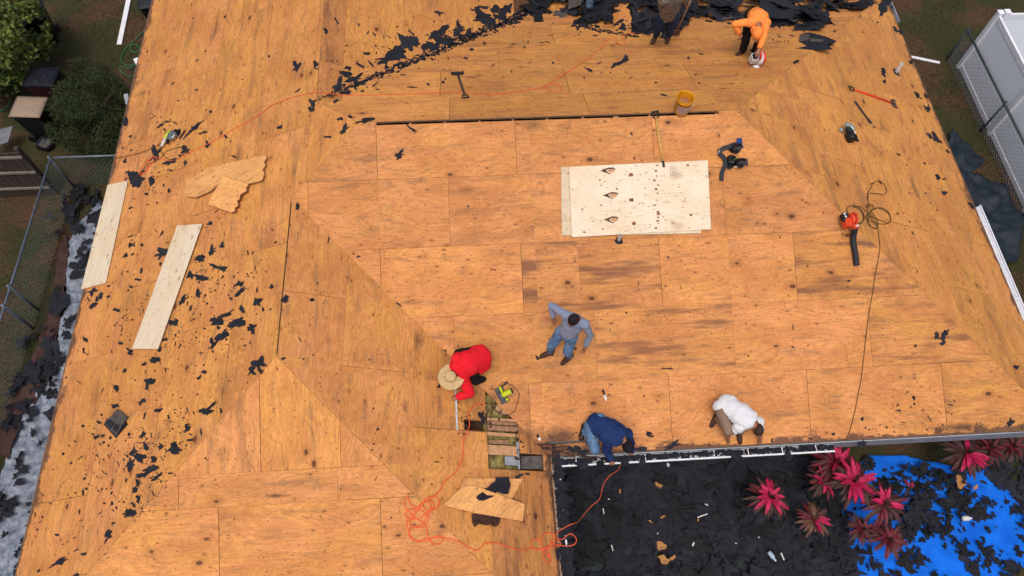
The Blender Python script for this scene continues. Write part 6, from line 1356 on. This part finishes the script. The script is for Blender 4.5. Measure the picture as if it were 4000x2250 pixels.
# vinyl fence
def vinyl(a, b, h, label, posts, cat='vinyl fence'):
    a = Vector((*a, 0)); b = Vector((*b, 0)); u = (b - a); L_ = u.length; u.normalize(); n = u.cross(Vz); rt = thing('vinyl_fence', a, label, cat)
    ed = [0] + list(posts[1:-1]) + [L_]
    for p0, p1 in zip(posts, posts[1:]):
        m = MB(); m.obox(a + u * ((p0 + p1) / 2) + Vz * (h / 2), u, n, Vz, (p1 - p0) / 2 - .06, .016, h / 2 - .10); m.build('panel', M['vinyl'], rt)
        for z in (.10, h - .07):
            m = MB(); m.obox(a + u * ((p0 + p1) / 2) + Vz * z, u, n, Vz, (p1 - p0) / 2 - .06, .03, .07); m.build('rail', M['white'], rt, bevel=.006)
    for p in posts:
        m = MB(); q = a + u * p; m.obox(q + Vz * (h / 2 + .03), u, n, Vz, .065, .065, h / 2 + .03); m.obox(q + Vz * (h + .075), u, n, Vz, .075, .075, .015); m.build('post', M['white'], rt, bevel=.008)
    return rt
vinyl((15.55, 5.42), (15.55, -3.2), 1.85, 'tall white vinyl fence running down the right edge', [0.02, 2.35, 4.8, 7.2, 8.6])
vinyl((15.72, 5.42), (21, 5.30), 1.85, 'white vinyl fence section turning right at the top corner', [2.3, 4.7][:0] + [0.02, 2.5, 5.0])
m = MB(); m.box(15.6, 40, -20, 5.3, .001, .012); m.build('patio', mat('pale_patio', (.40, .43, .48), .8, .2, 2), kind='structure')
# loose white trim on the lawns
def plank(a, b, w_, mt, label, h=.04, th=.03):
    m = MB(); m.bar(gpt(*a, h), gpt(*b, h), w_, th); m.build('trim_board', mt, label=label, cat='trim board', bevel=.004)
plank((326, -12), (300, 112), .13, M['white'], 'long white downspout lying on the grass at upper left')
plank((2292, 143), (2364, 158), .08, M['white'], 'thin white trim strip on the grass right of the roof')
plank((341, 147), (350, 165), .12, M['white'], 'short white trim piece against the left eave', h=.6)
plank((316, 237), (322, 262), .1, M['alum'], 'grey metal trim bit poking out beside the dark bush', h=1.2)
# ------------------------------------------------------------------ plants
def leafcloud(name, mt, root, center, rx, ry, rz, n, lf, rnd, lw=.25, clump=2.2, hue=None, upb=.2, thr=-.12):
    m = MB(); c = Vector(center)
    for _ in range(n):
        for _t in range(20):
            p = Vector((rnd.uniform(-1, 1), rnd.uniform(-1, 1), rnd.uniform(-1, 1)))
            if p.length > 1 or p.length < .25: continue
            q = Vector((p.x * rx, p.y * ry, p.z * rz))
            if mnoise.noise((q + c) * clump) > thr + .35 * (p.length - .6): break
        q = c + q
        if q.z < .03: q.z = .03 + rnd.random() * .2
        d = Vector((rnd.gauss(0, 1), rnd.gauss(0, 1), rnd.gauss(upb, .7))).normalized(); l = lf * rnd.uniform(.6, 1.3); s_ = d.cross(Vector((rnd.gauss(0, 1), rnd.gauss(0, 1), rnd.gauss(0, 1)))).normalized() * l * lw
        e = q + d * l; m.m = 0 if rnd.random() < .72 else 1
        m.add([q, q + d * l * .45 + s_, e, q + d * l * .45 - s_], [(0, 1, 2, 3)])
    return m.build(name, mt, root)
def bush(base, pc, rx, ry, rz, n, lf, mats, label, cat, seed, name='bush', lw=.25, stems=9, thr=-.12, clump=2.2):
    rnd = random.Random(seed); b = gpt(*base); c = Vector(pc); rt = thing(name, (b.x, b.y, 0), label, cat)
    m = MB()
    for k in range(stems):
        e = c + Vector((rnd.uniform(-.75, .75) * rx, rnd.uniform(-.75, .75) * ry, rnd.uniform(-.1, .7) * rz)); s0 = Vector((b.x + rnd.uniform(-.15, .15), b.y + rnd.uniform(-.15, .15), 0))
        md = s0.lerp(e, .5) + Vector((rnd.uniform(-.15, .15), rnd.uniform(-.15, .15), .12)); m.tube(crom([s0, md, e], 4), [.03 - .0025 * i for i in range(9)], 6)
        for q in range(3):
            f_ = md.lerp(e, rnd.uniform(.2, .9)); m.tube([f_, f_ + Vector((rnd.uniform(-.3, .3), rnd.uniform(-.3, .3), rnd.uniform(0, .25)))], [.008, .003], 5)
    m.build('stems', M['bark'], rt, smooth=True)
    leafcloud('foliage', mats, rt, c, rx, ry, rz, n, lf, rnd, lw=lw, thr=thr, clump=clump); return rt
M['leafd2'] = mat('dusky_green_needles', (.050, .075, .018), .8, .4, 3, col2=(.028, .045, .012)); M['leafl2'] = mat('yellow_green_leaves', (.20, .22, .04), .6, .4, 5)
bush((235, 300), on('G', 228, 285, .75), 1.0, 1.25, .8, 15000, .10, [M['leafd'], M['leafd2']], 'large dark feathery bush between the bins and the left eave', 'bush', 3, lw=.09, thr=-.02, clump=1.7)
bush((210, 190), on('G', 205, 200, .35), .8, .7, .38, 4500, .07, [M['leafd2'], M['leafd']], 'low mossy green bush behind the maroon bin', 'bush', 4, lw=.12, stems=6)
bush((285, 345), on('G', 282, 345, .5), .55, .6, .5, 4500, .08, [M['leafd'], M['leafd2']], 'lower end of dark bush touching the left eave', 'bush', 9, lw=.11, stems=6)
bush((10, 120), on('G', 12, 85, 1.5), .95, 1.35, 1.1, 5200, .13, [M['leafl'], M['leafl2']], 'leafy yellow green shrub in the top left corner', 'shrub', 5, name='shrub', lw=.32, thr=-.05, clump=1.6)
bush((0, 230), on('G', -10, 190, .8), .55, .8, .6, 2200, .11, [M['leafl'], M['leafd2']], 'smaller dark green shrub at the left edge by the hose', 'shrub', 6, name='shrub', lw=.3)
# pink cordylines
def leafstrip(m, base, d, up, L_, W_, droop, rnd):
    side = d.cross(up).normalized(); n = 6; vs = []; p = Vector(base); dd = Vector(d)
    for i in range(n + 1):
        t = i / n; w_ = W_ * (math.sin(math.pi * min(1, t * .92 + .08)) ** .8) * .5 + .002; nn = side.cross(dd).normalized()
        vs += [p - side * w_ + nn * w_ * .25, p - nn * w_ * .12, p + side * w_ + nn * w_ * .25]
        p = p + dd * (L_ / n); dd = (dd - Vz * droop / n).normalized()
    fs = []
    for i in range(n):
        for k in range(2): fs.append((3 * i + k, 3 * i + k + 1, 3 * i + 3 + k + 1, 3 * i + 3 + k))
    m.add(vs, fs)
def cordyline(px, py, rpx, h, inner, outer, label, seed, npink=10, pink_dir=None, nout=34, stem_to=None):
    rnd = random.Random(seed); c = gpt(px, py, h); s = (gpt(px + rpx, py, h) - c).length; b = Vector((c.x + rnd.uniform(-.15, .15), c.y + .12, 0)) if stem_to is None else gpt(*stem_to)
    rt = thing('cordyline_plant', (b.x, b.y, 0), label, 'plant')
    m = MB(); m.tube(crom([b, b.lerp(c, .5) + Vector((rnd.uniform(-.08, .08), .05, 0)), c - Vz * .03], 5), [.022 - .0008 * i for i in range(11)], 8); m.build('stem', M['bark'], rt, smooth=True)
    mo, mi_, mc = MB(), MB(), MB()
    for k in range(nout):
        a = 6.283 * k / nout + rnd.uniform(-.2, .2); el = rnd.uniform(-.1, .45); d = Vector((math.cos(a) * math.cos(el), math.sin(a) * math.cos(el), math.sin(el)))
        leafstrip(mo if rnd.random() < .72 else mc, c - Vz * .05, d, Vz, s * rnd.uniform(.75, 1.25), s * .17, rnd.uniform(.5, 1.5), rnd)
    for k in range(npink):
        a = (6.283 * k / npink + rnd.uniform(-.3, .3)) if pink_dir is None else R_(pink_dir + rnd.gauss(0, 65)); el = rnd.uniform(.15, .75)
        d = Vector((math.cos(a) * math.cos(el), math.sin(a) * math.cos(el), math.sin(el))); leafstrip(mi_, c, d, Vz, s * rnd.uniform(.5, 1.0), s * .19, rnd.uniform(.3, 1.0), rnd)
    for k in range(5):
        a = rnd.uniform(0, 6.28); el = rnd.uniform(.9, 1.3); d = Vector((math.cos(a) * math.cos(el), math.sin(a) * math.cos(el), math.sin(el))); leafstrip(mo, c, d, Vz, s * .4, s * .1, .2, rnd)
    mo.build('dark_leaves', outer, rt, smooth=True); mi_.build('pink_leaves', inner, rt, smooth=True)
    if mc.v: mc.build('crimson_leaves', M['crimson'], rt, smooth=True)
PK, MR, CR_ = M['pink'], M['maroon'], M['crimson']
cordyline(1937, 1250, 56, 1.1, PK, MR, 'lone pink and maroon cordyline left of the group, over black debris', 1, 13)
cordyline(2075, 1210, 44, 1.1, PK, MR, 'pink leaved cordyline at the left of the cluster', 2, 9)
cordyline(2105, 1165, 58, 1.3, PK, CR_, 'crimson cordyline right under the end of the front gutter', 3, 11, 10)
cordyline(2150, 1212, 66, 1.5, PK, MR, 'largest brightest pink cordyline in the middle of the cluster', 4, 14)
cordyline(2226, 1268, 54, 1.2, PK, MR, 'pink cordyline with upright leaves on the right of the cluster', 5, 9, 60)
cordyline(2050, 1306, 44, .9, PK, mat('brown_leaf', (.15, .07, .04), .6, .4, 14), 'brownish cordyline with two pink leaves, lower left of the cluster', 6, 4, -20)
cordyline(2168, 1330, 40, .7, CR_, MR, 'small dark cordyline low between the two tarpaulins', 7, 6)
cordyline(2236, 1355, 48, .8, CR_, mat('dull_red_leaf', (.13, .035, .028), .6, .4, 14), 'dull red brown cordyline overhanging the blue tarpaulin', 8, 8)
cordyline(2434, 1140, 62, 1.2, PK, MR, 'pink cordyline by the wall above the blue tarpaulin', 9, 10, -45)
cordyline(2492, 1126, 46, .9, CR_, MR, 'dark red cordyline to the right of the pink wall one', 10, 8)
cordyline(2550, 1124, 40, .9, CR_, MR, 'crimson cordyline at the right edge against the wall', 11, 9)
cordyline(2290, 1225, 22, 1.0, PK, MR, 'single small pink shoot above the debris mound', 12, 3, 45, nout=3)
# palm behind the vinyl fence
rnd = random.Random(2); rt = thing('palm', (16.6, 3.9, 0), 'small dark palm behind the white vinyl fence', 'palm'); m = MB(); c = Vector((16.55, 4.0, 1.0))
for k in range(26):
    a = rnd.uniform(0, 6.28); el = rnd.uniform(.2, 1.2); leafstrip(m, c, Vector((math.cos(a) * math.cos(el), math.sin(a) * math.cos(el), math.sin(el))), Vz, .6, .05, 1.0, rnd)
m.build('fronds', mat('palm_green', (.02, .035, .025), .6, .3, 8), rt, smooth=True); m = MB(); m.tube([(16.6, 3.9, 0), (16.55, 4.0, 1.0)], .05, 8); m.build('trunk', M['bark'], rt)
# small litter on the debris
def litter(px, py, l, w_, ang, mt, label, cat, name, h=.24, th=.012, group=None, rough=.35, seed=0):
    rnd = random.Random(int(px + py)); P = jag(px, py, l, w_, ang, rnd, 12, rough); m = MB(); m.prism([gpt(x, y, h) for x, y in P], th, Vz); m.build(name, mt, label=label, cat=cat, group=group)
wood = mat('splintered_ply', (.50, .24, .08), .85, .4, 10)
for x, y, l, w_, a, lb in ((1100, 765, 60, 40, -30, 'torn orange plywood chip below the middle of the front gutter'), (815, 812, 36, 22, 80, 'small squarish plywood chip under the thin orange cord'), (1045, 1042, 44, 18, -45, 'narrow plywood chip in the middle of the black yard'), (1142, 1003, 30, 22, 10, 'tiny triangular plywood chip beside the narrow one'),
                           (825, 1190, 50, 22, 15, 'flat plywood chip left of centre in the black yard'), (875, 1265, 40, 34, -60, 'rounded plywood chip above the biggest chip'), (1118, 1225, 66, 50, 70, 'spiky plywood chip above the biggest chip'), (1145, 1322, 84, 48, 0, 'biggest torn plywood chip at the bottom of the black yard'),
                           (1215, 1310, 50, 34, 10, 'plywood chip touching the biggest one on its right'), (808, 1055, 30, 22, -20, 'little plywood chip left of the narrow one'), (1404, 1025, 22, 18, 60, 'tiny plywood chip at the end of a white stick')):
    litter(*tl(2, 2, x, y), l / 3, w_ / 3, a, wood, lb, 'plywood chip', 'plywood_chip', group='plywood chips in the black yard')
litter(*tl(3, 2, 1450, 735), 27, 25, 0, wood, 'tan plywood chip on the debris near the wall cordyline', 'plywood chip', 'plywood_chip'); litter(*tl(3, 2, 1568, 782), 12, 10, 0, wood, 'small tan chip on the blue tarpaulin edge', 'plywood chip', 'plywood_chip')
for x, y, l, w_, a, lb in ((780, 1072, 30, 10, 0, 'white scrap in the left of the black yard'), (1368, 1208, 32, 14, 80, 'small white rectangle in the black yard'), (1538, 1193, 20, 16, 60, 'square white scrap right of the rectangle'), (1690, 1203, 12, 12, 0, 'white dot of litter farther right'), (1860, 1157, 12, 10, 0, 'white dot near the brownish cordyline'),
                           (1400, 808, 30, 20, 45, 'crumpled white scrap below the gutter'), (730, 870, 14, 8, 0, 'tiny white fleck beside the orange cord'), (1180, 605, 26, 36, 0, 'white paper scrap hanging below the gutter lip'), (1100, 1128, 10, 9, 0, 'white fleck in the middle of the yard'), (370, 858, 12, 12, 0, 'white nut shaped bit by the wing gutter')):
    litter(*tl(2, 2, x, y), l / 3, w_ / 3, a, M['whitep'], lb, 'white scrap', 'white_scrap', group='white scraps in the black yard', rough=.15)
for a, b, lb in (((1400, 1008), (1475, 980), 'long white stick on the black debris'), ((750, 1215), (762, 1260), 'short pale stick on the black debris'), ((1455, 905), (1482, 918), 'small white stick below the gutter'), ((688, 940), (694, 982), 'thin brown stick left of the plywood chips')):
    m = MB(); p, q = tl(2, 2, *a), tl(2, 2, *b); m.bar(gpt(*p, .26), gpt(*q, .27), .02, .012); m.build('stick', M['whitep'], label=lb, cat='stick')
m = MB(); p, q = tl(3, 2, 98, 1275), tl(3, 2, 122, 1330); m.bar(gpt(*p, .22), gpt(*q, .22), .025, .012); m.build('stick', M['whitep'], label='white stick beside the crushed plastic bottle', cat='stick')
def bottle(a, b, r, m1, m2, label, h=.26):
    A, B = gpt(*a, h), gpt(*b, h); rt = thing('bottle', A, label, 'bottle'); L_ = (B - A).length; m = MB(); m.lathe(A, B - A, [(.0005, 0), (r, .005), (r, L_ * .62), (r * .45, L_ * .85), (r * .4, L_)], 14); m.build('bottle_body', m1, rt, smooth=True)
    m = MB(); m.lathe(A.lerp(B, .98), B - A, [(r * .46, 0), (r * .46, .02), (.0005, .02)], 12); m.build('cap', m2, rt)
bottle(tl(3, 2, 5, 1265), tl(3, 2, 55, 1330), .045, mat('clear_blue_plastic', (.45, .60, .75), .25, .3, 20), M['whitep'], 'crushed clear plastic bottle lying on the dark green tarpaulin')
bottle(tl(3, 2, 1465, 1015), tl(3, 2, 1540, 1012), .05, M['whitep'], M['black'], 'white bottle with dark ends on the right of the debris mound')

# splintered rot at the corner of the front eave
rr_ = random.Random(31); m = MB()
for _ in range(46):
    x, y = rr_.uniform(1318, 1500), rr_.uniform(1112, 1150)
    if y < 1112 + (x - 1318) * .12: continue
    m.bar(on('F', x, y, .012), on('F', x + rr_.uniform(8, 34), y + rr_.uniform(-2, 3), .016), rr_.uniform(.012, .03), .012)
m.build('rotten_splinters', M['rot'], label='dark rotten splinters along the front eave beside the navy jacket man', cat='rotten wood', kind='stuff')
m = MB(); rr_ = random.Random(32)
for _ in range(60):
    x, y = rr_.choice(((1168, 1060), (1225, 1050), (1262, 1030), (1302, 1100), (1305, 1150), (1392, 1160))); x += rr_.gauss(0, 9); y += rr_.gauss(0, 12)
    P = jag(x, y, rr_.uniform(4, 12), rr_.uniform(2, 5), rr_.uniform(0, 180), rr_, 8, .4); m.prism([on('WR', a, b, .012) for a, b in P], .006, nrm('WR'))
m.build('rot_crumbs', M['rot'], label='dark rot crumbs around the edge of the roof opening', cat='rot crumbs', kind='stuff')

for o in list(COL.objects):          # tools measured against the photograph
    k = {'handheld_blower': 1.35, 'nail_gun': 1.3, 'power_tool': 1.4}.get(o.name)
    if k: o.scale = (k, k, k)
